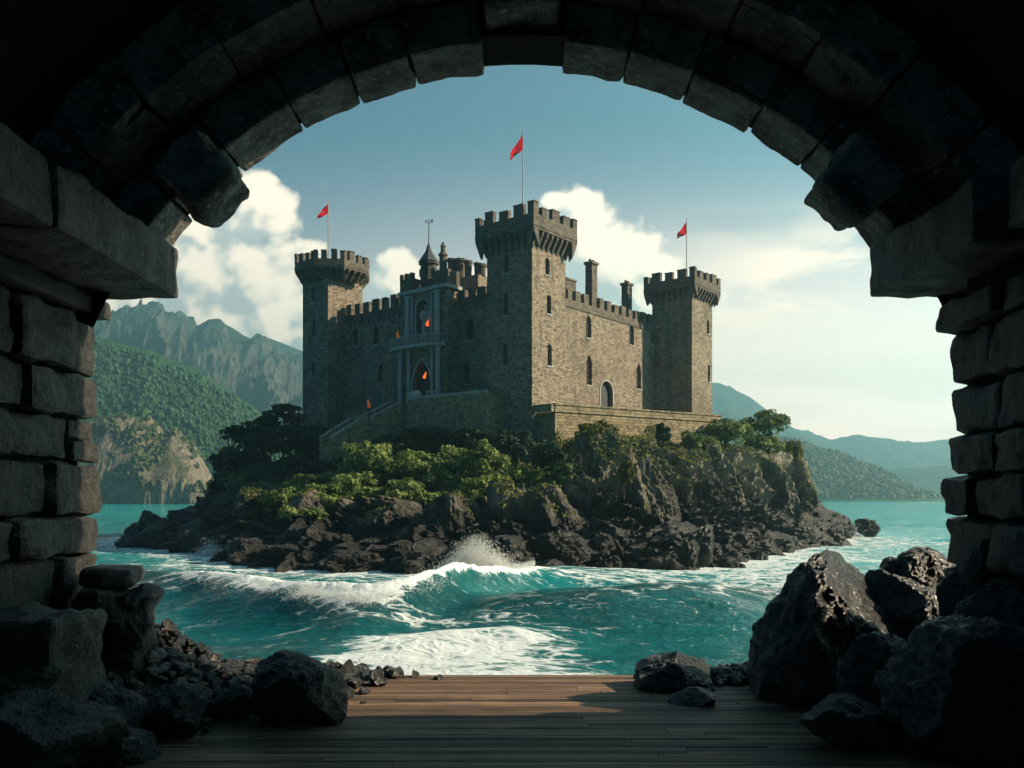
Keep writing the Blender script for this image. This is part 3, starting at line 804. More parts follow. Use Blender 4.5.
def wall(mb, O, D, n, s0, s1, z0, z1, holes=(), depth=0.55, win=None, bars=True):
    """vertical wall face with real openings; holes: (s centre, width, z bottom, z top, kind). win gets a pane mesh per hole"""
    us = sorted(set([s0, s1] + [h[0]-h[1]/2 for h in holes] + [h[0]+h[1]/2 for h in holes]))
    vs_ = sorted(set([z0, z1] + [h[2] for h in holes] + [h[3] for h in holes]))
    pt = lambda s, z, d=0.0: V3(O + D*s - n*d, z)
    h0 = float(O[0]*0.7+O[1]*0.4)
    for a, b in zip(us[:-1], us[1:]):
        for c, d in zip(vs_[:-1], vs_[1:]):
            m = ((a+b)/2, (c+d)/2)
            if any(abs(m[0]-h[0]) < h[1]/2 and h[2] < m[1] < h[3] for h in holes): continue
            mb.poly([pt(a, c), pt(b, c), pt(b, d), pt(a, d)], [(a+h0, c), (b+h0, c), (b+h0, d), (a+h0, d)])
    for h in holes:
        a, b = h[0]-h[1]/2, h[0]+h[1]/2
        if h[4] == 'rect': outline = [(a, h[2]), (a, h[3]), (b, h[3]), (b, h[2])]
        else:
            zs = h[3]-h[1]*(0.5 if h[4] == 'round' else 0.85)
            ap = arch_pts(a, b, zs, h[3], h[4]); outline = [(a, h[2])] + ap + [(b, h[2])]
            k = len(ap)//2
            for seq, cr in ((ap[:k+1], (a, h[3])), (ap[k:], (b, h[3]))):
                for q0, q1 in zip(seq[:-1], seq[1:]):
                    mb.poly([pt(*cr), pt(*q0), pt(*q1)], [(cr[0]+h0, cr[1]), (q0[0]+h0, q0[1]), (q1[0]+h0, q1[1])])
        L = outline + [outline[0]]
        for q0, q1 in zip(L[:-1], L[1:]):
            mb.poly([pt(*q0), pt(*q1), pt(q1[0], q1[1], depth), pt(q0[0], q0[1], depth)],
                    [(q0[0]+h0, q0[1]), (q1[0]+h0, q1[1]), (q1[0]+h0+depth, q1[1]), (q0[0]+h0+depth, q0[1])])
        if win is not None:
            w = MB(); w.poly([pt(q[0], q[1], depth*0.8) for q in outline], None, 0)
            if bars and h[1] < 2.0:
                for fx in ((0.5,) if h[1] < 1.0 else (0.33, 0.67)):
                    w.box(pt(a+h[1]*fx-0.03, h[2], depth*0.62), V3(D*0.06, 0), V3(n*0.06, 0), (0, 0, (h[3]-h[2])*0.93), 1)
                nb = max(2, int((h[3]-h[2])/0.62))
                for i in range(1, nb):
                    zb = h[2]+(h[3]-h[2])*i/nb
                    w.box(pt(a, zb-0.025, depth*0.60), V3(D*h[1], 0), V3(n*0.05, 0), (0, 0, 0.05), 1)
            # sill
            w.box(pt(a-0.12, h[2]-0.14, -0.10), V3(D*(h[1]+0.24), 0), V3(-n*0.25, 0), (0, 0, 0.138), 2)
            win.append((w, h))


def px_holes(O, D, lst):
    """openings given as (picture column, top row, bottom row, width in m, kind)"""
    out = []
    for (x, yt, yb, w, kd) in lst:
        s = on(x, O, D); Y = (O+D*s)[1]
        out.append((s, w, zz(yb, Y), zz(yt, Y), kd))
    return out


castle = thing('castle', 'large brown stone castle with three battlemented towers standing on the rocky island', 'castle', (2.16, 92.0, 13.0))
rnd = random.Random(5)


def crown(pts, zc0, zc1, zgap, ztop, over, parent, mw=1.25, gap=0.95, nbr=None, seed=0, name='battlement'):
    """bracketed overhanging parapet round a polygon (outer plan pts, counter-clockwise) with merlons"""
    rr = random.Random(seed); mb = MB(); n = len(pts)
    pts = [np.array(p, float) for p in pts]; cen = sum(pts)/n
    if n > 4: mw, gap = 0.80, 1.1
    th = 0.55
    inner = [p + (cen-p)/np.linalg.norm(cen-p)*th*1.35 for p in pts]
    shaft = [p + (cen-p)/np.linalg.norm(cen-p)*over*1.38 for p in pts]
    for i in range(n):
        a, b = pts[i], pts[(i+1) % n]; L = np.linalg.norm(b-a); d = (b-a)/L; nn = np.array((d[1], -d[0]))
        if np.dot(nn, (a+b)/2-cen) < 0: nn = -nn
        wall(mb, a, d, nn, 0, L, zc1, zgap)
        ia, ib = inner[i], inner[(i+1) % n]
        mb.poly([V3(a, zgap), V3(b, zgap), V3(ib, zgap), V3(ia, zgap)], [(0, 0), (L, 0), (L, 0.5), (0, 0.5)])
        mb.poly([V3(ia, zgap), V3(ib, zgap), V3(ib, zc1), V3(ia, zc1)], [(0, 0), (L, 0), (L, 1), (0, 1)])
        sa, sb = shaft[i], shaft[(i+1) % n]
        mb.poly([V3(a, zc1), V3(b, zc1), V3(sb, zc1), V3(sa, zc1)], [(0, 0), (L, 0), (L, 0.5), (0, 0.5)])
        nb = max(3, int(round(L/(mw+gap)))); per = L/nb
        for k in range(nb+1):                                # merlons, one centred on each corner
            w = mw*rr.uniform(0.80, 1.12); top = ztop + rr.uniform(-0.34, 0.12); c = k*per
            lo, hi = c-w/2, c+w/2
            if k == 0: lo, hi = 0.0, w*0.62
            if k == nb: lo, hi = L-w*0.62, L
            q = a + d*lo
            mb.box(V3(q+nn*0.004*(1+i % 2), zgap-0.02), V3(d*(hi-lo), 0), V3(-nn*(th-0.03*(i % 2)), 0), (0, 0, top-zgap+0.02))
            mb.box(V3(q+nn*0.07-d*0.05*(0 < k), top), V3(d*(hi-lo+0.05*(0 < k)), 0), V3(-nn*(th+0.1), 0), (0, 0, 0.12))
        nbk = max(4, int(round(L/0.95)))
        for k in range(nbk+1):                               # brackets under the overhang
            c = np.clip(L*k/nbk, 0.17, L-0.17); w = 0.34
            e = over*1.0
            o0 = a + d*(c-w/2) - nn*0.02
            prof = [(0, 0), (e, 0), (e, -(zc1-zc0)), (0.12, -(zc1-zc0)*0.22)]
            A = [V3(o0-nn*q[0], zc1+q[1]) for q in prof]; B = [v + V3(d*w, 0) for v in A]
            mb.add(A+B, [(0, 1, 2, 3), (7, 6, 5, 4), (0, 4, 5, 1), (1, 5, 6, 2), (2, 6, 7, 3), (3, 7, 4, 0)], [(0, 0), (0.3, 0), (0.3, 0.3), (0, 0.3)]*6)
        mb.box(V3(a+nn*0.06, zc1+0.28), V3(d*L, 0), V3(-nn*0.2, 0), (0, 0, 0.16))
    mb.poly([V3(p, zgap-1.0) for p in inner], [(p[0], p[1]) for p in inner])
    return mb.build(name, M['crown'], parent)


def square(c0, w, wl=None):
    wl = wl or w
    return [c0, c0+DR*w, c0+DR*w+DL*wl, c0+DL*wl]


def tower(c0, w, wl, z0, zc0, zc1, zgap, ztop, over, hl, hr, crown_poly=None, seed=0, extra=None):
    mb = MB(); wins = []
    lh = px_holes(c0, DL, hl); rh = px_holes(c0, DR, hr)
    wall(mb, c0, DL, NL, 0, wl, z0, zc1, lh, 0.6, wins)
    wall(mb, c0, DR, NR, 0, w, z0, zc1, rh, 0.6, wins)
    wall(mb, c0+DR*w, DL, -NL, 0, wl, z0, zc1); wall(mb, c0+DL*wl, DR, -NR, 0, w, z0, zc1)
    t = mb.build('tower', M['castle'], castle)
    for wmb, h in wins: wmb.build('window', [M['glass'], M['bar'], M['trim']], t)
    poly = crown_poly or [c0-DR*over-DL*over, c0+DR*(w+over)-DL*over, c0+DR*(w+over)+DL*(wl+over), c0-DR*over+DL*(wl+over)]
    crown(poly, zc0, zc1, zgap, ztop, over, t, seed=seed)
    return t


# tallest, near tower
t1 = tower(TC, 6.2, 6.4, 8.0, zz(248, 92), zz(231, 92), zz(216, 92), zz(206, 92), 0.95,
      [(506, 254, 273, 0.62, 'round'), (506, 293, 315, 0.62, 'round'), (505, 344, 366, 0.62, 'round')],
      [(547.5, 258, 275, 0.8, 'round'), (549, 295, 314, 0.8, 'round'), (549.7, 344, 366, 0.8, 'round')], seed=2)
t1['label'] = 'tallest square tower, nearest corner of the castle'
# right rear tower
TR = TC + DR*37.0
t2 = tower(TR, 6.4, 6.4, 9.0, zz(299, 121), zz(288, 121), zz(278, 121), zz(270, 121), 0.9,
      [], [(708, 320, 334, 0.7, 'round'), (709, 365, 382, 0.7, 'round')], seed=4)
t2['label'] = 'square tower at the far right corner of the castle'
b = MB(); w2 = on(668.5, TR, DL)                            # slimmer stair turret against its shaded flank
bo = TR + DL*w2 + NL*1.4
b.box(V3(bo, 9), V3(DL*3.2, 0), V3(-NL*1.6, 0), (0, 0, zz(312, 119)-9)); b.build('stair_turret', M['castle'], castle)
# left tower with eight sided crown
TLs = on(328, TC, DL); TL = TC + DL*TLs
cL = TL + DR*3.0 + DL*2.7
oct_ = [cL + 5.25*np.array((math.cos(math.atan2(DR[1], DR[0])+math.pi/8+k*math.pi/4), math.sin(math.atan2(DR[1], DR[0])+math.pi/8+k*math.pi/4))) for k in range(8)]
YL = TL[1]
t3 = tower(TL, 6.0, 5.4, 8.0, zz(279, YL), zz(269, YL), zz(260, YL), zz(252, YL), 1.15,
      [(313, 287, 302, 0.6, 'round'), (313.7, 321, 337, 0.6, 'round'), (313.5, 362, 377, 0.6, 'round')], [], crown_poly=oct_, seed=6)
t3['label'] = 'left corner tower with a many sided crown'


def curtain(O, D, n, s0, s1, z0, zgap, ztop, holes, thick, name='curtain_wall', mw=1.0, gap=0.85, seed=1, corbels=True, wl=None, bars=True, mat='castle'):
    mb = MB(); wins = []; rr = random.Random(seed)
    wall(mb, O, D, n, s0, s1, z0, zgap, holes, 0.6, wins, bars)
    wall(mb, O-n*thick, D, -n, s0, s1, z0, zgap)
    q0, q1 = O+D*s0, O+D*s1
    mb.poly([V3(q0, zgap), V3(q1, zgap), V3(q1-n*thick, zgap), V3(q0-n*thick, zgap)], [(0, 0), (s1-s0, 0), (s1-s0, thick), (0, thick)])
    w = mb.build(name, M[mat], castle)
    for wmb, h in wins: wmb.build('window', [M['glass'], M['bar'], M['trim']], w)
    mm = MB(); L = s1-s0; nb = int(round(L/(mw+gap))); per = L/nb
    for k in range(nb):
        ww = mw*rr.uniform(0.85, 1.15); c = s0+(k+0.5)*per; top = ztop+rr.uniform(-0.18, 0.12)
        mm.box(V3(O+D*(c-ww/2)+n*0.10, zgap+0.003), V3(D*ww, 0), V3(-n*0.62, 0), (0, 0, top-zgap))
    mm.box(V3(O+D*s0+n*0.105, zgap-1.0), V3(D*L, 0), V3(-n*0.10, 0), (0, 0, 1.0))
    if corbels:
        for k in range(int(L/0.95)):
            c = s0+0.5+k*0.95
            mm.box(V3(O+D*(c-0.2)+n*0.10, zgap-1.6), V3(D*0.4, 0), V3(-n*0.098, 0), (0, 0, 0.6))
    mm.build('battlement', M['crown'], w)
    return w


# sunlit side wall, between the near and the right tower
OR = TC + DL*5.2
sR0, sR1 = 6.2, 37.0
holesR = px_holes(OR, DR, [(588.8, 315, 338, 1.15, 'point'), (631.7, 323, 345, 1.25, 'point'), (653, 327, 344, 1.2, 'rect'),
                           (589.3, 355, 385, 1.25, 'point'), (638.8, 364, 389, 1.25, 'point')])
dh = px_holes(OR, DR, [(606.5, 381, 405, 3.0, 'round')])[0]; dh = (dh[0], dh[1], 15.0, dh[3], 'round')
cw = curtain(OR, DR, NR, sR0, sR1, 9.0, 30.4, 31.7, holesR + [dh], 2.0, seed=3, corbels=False)
cw['label'] = 'long sunlit side wall with pointed windows and a round headed doorway'
# door surround and string course
def arch_trim(parent, O, D, n, h, w=0.28, proud=0.12, kind='round', mat='trim', name='door_surround'):
    mb = MB(); a, b_ = h[0]-h[1]/2, h[0]+h[1]/2
    zs = h[3]-h[1]*(0.5 if kind == 'round' else 0.85)
    inn = [(a, h[2])]+arch_pts(a, b_, zs, h[3], kind, 8)+[(b_, h[2])]
    outp = [(a-w, h[2])]+arch_pts(a-w, b_+w, zs, h[3]+w, kind, 8)+[(b_+w, h[2])]
    pt = lambda q, d: V3(O+D*q[0]+n*d, q[1])
    for i in range(len(inn)-1):
        i0, i1, o0, o1 = inn[i], inn[i+1], outp[i], outp[i+1]
        mb.poly([pt(i0, proud), pt(i1, proud), pt(o1, proud), pt(o0, proud)])
        mb.poly([pt(o0, proud), pt(o1, proud), pt(o1, 0), pt(o0, 0)])
        mb.poly([pt(i0, proud), pt(i1, proud), pt(i1, -0.1), pt(i0, -0.1)])
    return mb.build(name, M[mat], parent)


arch_trim(cw, OR, DR, NR, dh, 0.16, 0.08)
if 0: sc_ = MB(); sc_.box(V3(OR+DR*(sR0)+NR*0.12, 26.3), V3(DR*(sR1-sR0), 0), V3(-NR*0.118, 0), (0, 0, 0.22)); sc_.build('string_course', M['crown'], cw)
# shaded walls either side of the gatehouse
OL = TC + DR*2.9
s_g0, s_g1 = on(447, OL+NL*2.4, DL), on(402, OL+NL*2.4, DL)
hl1 = px_holes(OL, DL, [(355, 329, 346, 0.95, 'round'), (376, 326, 344, 0.9, 'round'), (380.5, 364, 383, 0.8, 'round')])
hl2 = px_holes(OL, DL, [(470, 318, 340, 1.3, 'round'), (466.8, 363, 384, 0.75, 'rect')])
cl = curtain(OL, DL, NL, s_g1-0.3, TLs, 9.0, 30.2, 31.7, hl1, 1.6, seed=5); cl['label'] = 'shaded wall between the left tower and the gatehouse'
cm = curtain(OL, DL, NL, 6.4, s_g0+0.3, 9.0, 29.6, 30.6, hl2, 1.6, seed=7, mw=0.8, gap=0.7); cm['label'] = 'shaded wall between the gatehouse and the tallest tower'
# rear walls and courtyard floor
curtain(TR+DR*3.0, DL, -NL, 6.4, 34.0, 9.0, 28.0, 29.2, [], 1.4, seed=8, corbels=False)
curtain(TL+DL*2.5+DR*6.0, DR, -NR, 0.0, 33.0, 9.0, 28.0, 29.2, [], 1.4, seed=9, corbels=False)

# chimneys and the small stair head beside the near tower
for (x, ytop, ybot, wd, yb) in ((595, 262, 310, 1.45, 0), (630, 283, 318, 1.35, 0)):
    O = OR - NR*2.6; s = on(x, O, DR); q = O+DR*s; Y = q[1]
    mb = MB(); zt = zz(ytop, Y)
    mb.box(V3(q-DR*wd*0.5, 27.0), V3(DR*wd*0.9, 0), V3(-NR*wd*0.75, 0), (0, 0, zt-27.35))
    mb.box(V3(q-DR*wd*0.62+NR*0.16, zt-0.35), V3(DR*wd*1.14, 0), V3(-NR*(wd*0.75+0.32), 0), (0, 0, 0.35))
    ch = mb.build('chimney', M['crown'], castle)
    mp_ = MB(); cpt = q-DR*0.05-NR*wd*0.37
    for k in (-0.25, 0.25): mp_.cone(V3(cpt+DR*k*wd, zt), 0.2, 0.17, 0.4, 8)
    mp_.build('chimney_pot', M['crown'], ch)
O = OR-NR*1.4; s = on(566, O, DR); q = O+DR*s
mb = MB(); mb.box(V3(q, 26), V3(DR*2.2, 0), V3(-NR*2.0, 0), (0, 0, zz(279, q[1])-26)); mb.box(V3(q-DR*0.1+NR*0.1, zz(279, q[1])), V3(DR*2.4, 0), V3(-NR*2.2, 0), (0, 0, 0.25)); mb.build('stair_head', M['crown'], castle)

# inner keep rising behind the gate, its turrets catching the sun
OK_ = OL + DR*5.0
kp = MB(); ks0, ks1 = on(478, OK_, DL), on(434, OK_, DL); Yk = (OK_+DL*ks0)[1]
wall(kp, OK_, DL, NL, ks0, ks1, 14, zz(274, Yk)); wall(kp, OK_+DL*ks0, DR, NR, 0, 7, 14, zz(274, Yk))
wall(kp, OK_+DL*ks1, DR, -NR, 0, 7, 14, zz(274, Yk)); wall(kp, OK_+DR*7, DL, -NL, ks0, ks1, 14, zz(274, Yk))
a_, b_, c_, d_ = OK_+DL*ks0, OK_+DL*ks1, OK_+DL*ks1+DR*7, OK_+DL*ks0+DR*7
kp.poly([V3(q, zz(274, Yk)) for q in (a_, b_, c_, d_)], [(0, 0), (5, 0), (5, 7), (0, 7)])
keep = kp.build('inner_keep', M['castle'], castle)
for (x, yt, hw, rd) in ((446.5, 259, 0.55, 0.1), (453, 259.5, 0.75, 0.5), (462, 261, 0.5, 0.3), (469.5, 263, 0.42, 0.6), (476, 264.5, 0.6, 0.2), (458, 266, 0.4, 3.0)):
    s = on(x, OK_, DL); q = OK_+DL*s+DR*(0.9+rd); Y = q[1]
    mb = MB(); zt = zz(yt, Y); z0 = zz(274, Yk)+0.002
    mb.cone(V3(q, z0), hw*0.9, hw, zt-z0-0.35, 10); mb.cone(V3(q, zt-0.35), hw*1.18, hw*1.18, 0.35, 10)
    mb.build('turret', M['castle'], keep)
mb = MB(); s = on(440.5, OK_, DL); q = OK_+DL*s+DR*0.5; Y = q[1]; z0 = zz(274, Yk)-1.5
mb.cone(V3(q, z0), 0.55, 0.5, zz(256, Y)-z0, 8); mb.cone(V3(q, zz(256, Y)), 0.65, 0.6, 0.3, 8); mb.cone(V3(q, zz(256, Y)+0.3), 0.36, 0.3, zz(247, Y)-zz(256, Y)-0.3, 8); mb.cone(V3(q, zz(247, Y)), 0.42, 0.05, 0.7, 8)
mb.build('pinnacle', M['castle'], keep)

# ---- gatehouse
OG = OL + NL*2.4
Yg = (OG+DL*(s_g0+s_g1)/2)[1]
gz0 = zz(402.5, Yg)
zg = lambda y: zz(y, Yg)
gs = lambda x: on(x, OG, DL)
mb = MB(); gw = []
dxo = gs(422); door_h = (dxo, abs(gs(413)-gs(431)), gz0, zg(360), 'point')
niche_h = (gs(422.5), abs(gs(416.2)-gs(429)), zg(338), zg(299), 'round')
wall(mb, OG, DL, NL, s_g0, s_g1, 9.0, zg(292), [door_h, niche_h], 1.3)
wall(mb, OG+DL*s_g0, DR, NR, 0, 2.4, 9.0, zg(292)); wall(mb, OG+DL*s_g1, DR, -NR, 0, 2.4, 9.0, zg(292))
a_, b_ = OG+DL*s_g0, OG+DL*s_g1
mb.poly([V3(q, zg(292)) for q in (a_, b_, b_+DR*3.9, a_+DR*3.9)], [(0, 0), (5, 0), (5, 3), (0, 3)])
gate = mb.build('gatehouse', M['castle'], castle)
gate['label'] = 'narrow gatehouse with pointed doorway, balcony and spire'
mb = MB(); a = door_h[0]-door_h[1]/2
mb.box(V3(OG+DL*a-NL*1.3, gz0), V3(DL*door_h[1], 0), V3(-NL*0.1, 0), (0, 0, door_h[3]-gz0))
for k in range(6): mb.box(V3(OG+DL*(a+door_h[1]*(k+0.04)/6)-NL*1.24, gz0), V3(DL*door_h[1]*0.15, 0), V3(-NL*0.05, 0), (0, 0, door_h[3]-gz0))
mb.build('door', M['wood_door'], gate)
mb = MB(); a = niche_h[0]-niche_h[1]/2
mb.box(V3(OG+DL*a-NL*1.3, niche_h[2]), V3(DL*niche_h[1], 0), V3(-NL*0.1, 0), (0, 0, niche_h[3]-niche_h[2])); mb.build('niche_back', M['slate'], gate)
arch_trim(gate, OG, DL, NL, door_h, 0.30, 0.14, 'point'); arch_trim(gate, OG, DL, NL, niche_h, 0.2, 0.12, 'round', name='niche_surround')
for x, r_, y0, y1, off in ((403.0, 0.30, 402.5, 349, 0.45), (410.5, 0.26, 402.5, 349, 0.30), (434.0, 0.24, 402.5, 349, 0.30), (440.5, 0.34, 402.5, 349, 0.42),
                          (409.5, 0.32, 344, 294, 0.34), (413.2, 0.18, 344, 294, 0.22), (433.5, 0.2, 344, 294, 0.24), (439.5, 0.38, 344, 294, 0.40)):
    q = OG+DL*gs(x)+NL*off
    mb = MB(); za, zb = zg(y0), zg(y1)
    mb.cone(V3(q, za+0.3), r_, r_*0.92, zb-za-0.6, 12); mb.cone(V3(q, za), r_*1.3, r_*1.2, 0.3, 12); mb.cone(V3(q, zb-0.3), r_*1.0, r_*1.35, 0.3, 12)
    mb.build('column', M['trim'], gate)
# balcony: rounded slab, rail and balusters
sb0, sb1 = gs(391.5), gs(447); bz = zg(348.5)
outl = []
for i in range(17):
    a = i/16; s = sb0+(sb1-sb0)*a
    outl.append(OG+DL*s+NL*(0.25+1.35*math.sin(math.pi*a)**0.45))
mb = MB()
lo = [V3(q, bz) for q in outl]; hi = [V3(q, bz+0.35) for q in outl]
mb.poly(lo); mb.poly(hi[::-1])
for i in range(16): mb.poly([lo[i], lo[i+1], hi[i+1], hi[i]])
mb.poly([lo[16], lo[0], hi[0], hi[16]])
bal = mb.build('balcony', M['trim'], gate)
mb = MB()
rail = [V3(OG+DL*(sb0+(sb1-sb0)*i/16)+NL*(0.15+1.35*math.sin(math.pi*i/16)**0.45), zg(337)) for i in range(17)]
mb.tube(rail, 0.09, 6)
for i in range(33):
    f = i/2; i0 = min(int(f), 15); q = rail[i0]*(1-(f-i0))+rail[i0+1]*(f-i0)
    mb.tube([(q[0], q[1], bz+0.35), (q[0], q[1], q[2])], 0.055, 5)
mb.build('balustrade', M['trim'], bal)
# cornice, parapet, turret with pointed roof and weather vane
mb = MB(); mb.box(V3(OG+DL*(s_g0-0.3)+NL*0.5, zg(292)+0.003), V3(DL*(s_g1-s_g0+0.6), 0), V3(-NL*2.85, 0), (0, 0, 0.42)); mb.build('cornice', M['trim'], gate)
mb = MB(); zc = zg(292)+0.425
pa = [gs(400.8), gs(414.5)]
mb.box(V3(OG+DL*pa[1]+NL*0.15, zc), V3(DL*(pa[0]-pa[1]), 0), V3(-NL*2.2, 0), (0, 0, zg(276)-zc))
for k in range(3):
    s = pa[1]+(pa[0]-pa[1])*(0.1+0.35*k); mb.box(V3(OG+DL*s+NL*0.17, zg(276)), V3(DL*(pa[0]-pa[1])*0.2, 0), V3(-NL*0.5, 0), (0, 0, zg(270)-zg(276)))
pb = [gs(433), gs(448)]
mb.box(V3(OG+DL*pb[1]+NL*0.15, zc), V3(DL*(pb[0]-pb[1]), 0), V3(-NL*2.2, 0), (0, 0, zg(274)-zc))
mb.build('parapet', M['crown'], gate)
mb = MB(); q = OG+DL*gs(423.5)-NL*0.9
mb.cone(V3(q, zc), 1.05, 1.0, zg(263)-zc, 8); mb.cone(V3(q, zg(263)), 1.25, 1.2, 0.3, 8)
for k in range(8):
    an = 2*math.pi*k/8; mb.box(V3(q+1.03*np.array((math.cos(an), math.sin(an)))-0.12, zc+1.6), (0.24, 0, 0), (0, 0.24, 0), (0, 0, 0.9))
mb.build('lantern_turret', M['crown'], gate)
mb = MB(); mb.cone(V3(q, zg(263)+0.3), 1.3, 0.45, (zg(250)-zg(263))*0.8, 8); mb.cone(V3(q, zg(263)+0.3+(zg(250)-zg(263))*0.8), 0.45, 0.05, zg(241)-zg(250)+0.1, 8); mb.build('spire_roof', M['slate'], gate)
mb = MB(); mb.tube([V3(q, zg(242)), V3(q, zg(217))], [0.07, 0.04], 6)
zt = zg(221)
mb.box(V3(q+np.array((-0.45, -0.02)), zt), (0.9, 0, 0), (0, 0.05, 0), (0, 0, 0.06))
mb.poly([V3(q+np.array((0.05, 0)), zg(219)), V3(q+np.array((0.6, 0)), zg(217)), V3(q+np.array((0.45, 0)), zg(219.3)), V3(q+np.array((0.6, 0)), zg(220.2))])
mb.poly([V3(q+np.array((-0.05, 0)), zg(219)), V3(q+np.array((-0.5, 0)), zg(218.2)), V3(q+np.array((-0.35, 0)), zg(219.8))])
mb.build('weather_vane', M['bar'], gate)
# pale robed statue in the niche: stands inside it, so a thing of its own
def robed(name, q, z, h, mat, label, cat):
    k = 14; prof = [(0.0, 0.26), (0.05, 0.25), (0.3, 0.19), (0.52, 0.17), (0.66, 0.20), (0.78, 0.21), (0.83, 0.14), (0.86, 0.07), (0.885, 0.075), (0.93, 0.10), (0.97, 0.085), (1.0, 0.02)]
    mb = MB(); V = []
    for (zf, r_) in prof:
        for j in range(k):
            a = 2*math.pi*j/k; ry = r_*(0.72 if 0.4 < zf < 0.84 else 1)
            fold = 1+0.10*math.cos(a*7)*(zf < 0.55)
            V.append((q[0]+math.cos(a)*r_*fold*h*0.62, q[1]+math.sin(a)*ry*fold*h*0.62, z+zf*h))
    mb.add(V, grid_faces(len(prof), k, True))
    for sg in (-1, 1): mb.tube([(q[0]+sg*0.19*h*0.6, q[1], z+0.78*h), (q[0]+sg*0.23*h*0.6, q[1]-0.06*h, z+0.6*h), (q[0]+sg*0.05*h, q[1]-0.13*h, z+0.55*h)], [0.055*h, 0.05*h, 0.04*h], 8)
    return tag(mb.build(name, mat, origin=V3(q, z), smooth=True), label, cat)
sq = OG+DL*gs(422)-NL*0.7
robed('statue', sq, niche_h[2], zg(303)-niche_h[2], M['trim'], 'weathered grey robed statue standing in the niche above the balcony', 'statue')

# ---- terraces
tz = 14.9
A = np.array((4.6, 91.2)); Bp = np.array((25.6, 104.6)); dT = (Bp-A)/np.linalg.norm(Bp-A); LT = np.linalg.norm(Bp-A); nT = np.array((dT[1], -dT[0]))
mb = MB(); wall(mb, A, dT, nT, 0, LT, 5.0, tz)
back = OR + NR*0.2
pA = A + np.array((-1.9, 1.3))
dA = (pA-A)/np.linalg.norm(pA-A)
wall(mb, A, dA, np.array((dA[1], -dA[0])), 0, np.linalg.norm(pA-A), 5.0, tz)
top = [A, Bp, TR+DR*3-DL*0.0, OR+DR*6, pA]
mb.poly([V3(q, tz) for q in top], [(q[0], q[1]) for q in top])
wall(mb, Bp, (TR+DR*5-Bp)/np.linalg.norm(TR+DR*5-Bp), np.array((1.0, 0)), 0, np.linalg.norm(TR+DR*5-Bp), 5.0, tz)
rw = mb.build('retaining_wall', M['rubble_wall'], origin=(4.6, 91.2, 5.0))
tag(rw, 'sunlit rubble stone terrace wall above the cliff, below the side door', 'wall')
mb = MB(); mb.box(V3(A+nT*0.12-dT*0.1, tz+0.003), V3(dT*(LT+0.1), 0), V3(-nT*0.75, 0), (0, 0, 0.75)); mb.box(V3(A+nT*0.2-dT*0.15, tz+0.75), V3(dT*(LT+0.2), 0), V3(-nT*0.9, 0), (0, 0, 0.16))
mb.box(V3(A-dT*0.1, tz+0.004), V3(dA*np.linalg.norm(pA-A), 0), V3(np.array((-dA[1], dA[0]))*0.6, 0), (0, 0, 0.8))
mb.build('parapet', M['rubble_wall'], rw)
# terrace in front of the gate
OT = OG + NL*3.2
ts0, ts1 = on(486, OT, DL), on(408, OT, DL); tzg = gz0-0.02
mb = MB(); wall(mb, OT, DL, NL, ts0, ts1, 6.0, tzg)
wall(mb, OT+DL*ts1, DR, -NR, 0, 5.6, 6.0, tzg); wall(mb, OT+DL*ts0, DR, NR, 0, 5.6, 6.0, tzg)
q = [OT+DL*ts0, OT+DL*ts1, OT+DL*ts1+DR*5.5, OT+DL*ts0+DR*5.5]
mb.poly([V3(p, tzg) for p in q], [(p[0], p[1]) for p in q])
gt = mb.build('terrace_wall', M['rubble_wall'], origin=V3(q[0], 6)); tag(gt, 'dark stone terrace wall in front of the gatehouse door', 'wall')
mb = MB(); mb.box(V3(OT+DL*ts0+NL*0.1, tzg+0.003), V3(DL*(ts1-ts0), 0), V3(-NL*0.5, 0), (0, 0, 0.3)); mb.build('coping', M['trim'], gt)
# low outwork between left tower and stair
OW = OL + NL*1.6; ws0, ws1 = on(372, OW, DL), on(344, OW, DL); Yw = (OW+DL*ws0)[1]
mb = MB(); mb.box(V3(OW+DL*ws0, 7), V3(DL*(ws1-ws0), 0), V3(-NL*1.4, 0), (0, 0, zz(409, Yw)-7)); tag(mb.build('outwork_wall', M['rubble_wall'], origin=V3(OW, 7)), 'low dark outwork wall at the foot of the left tower beside the stair', 'wall')
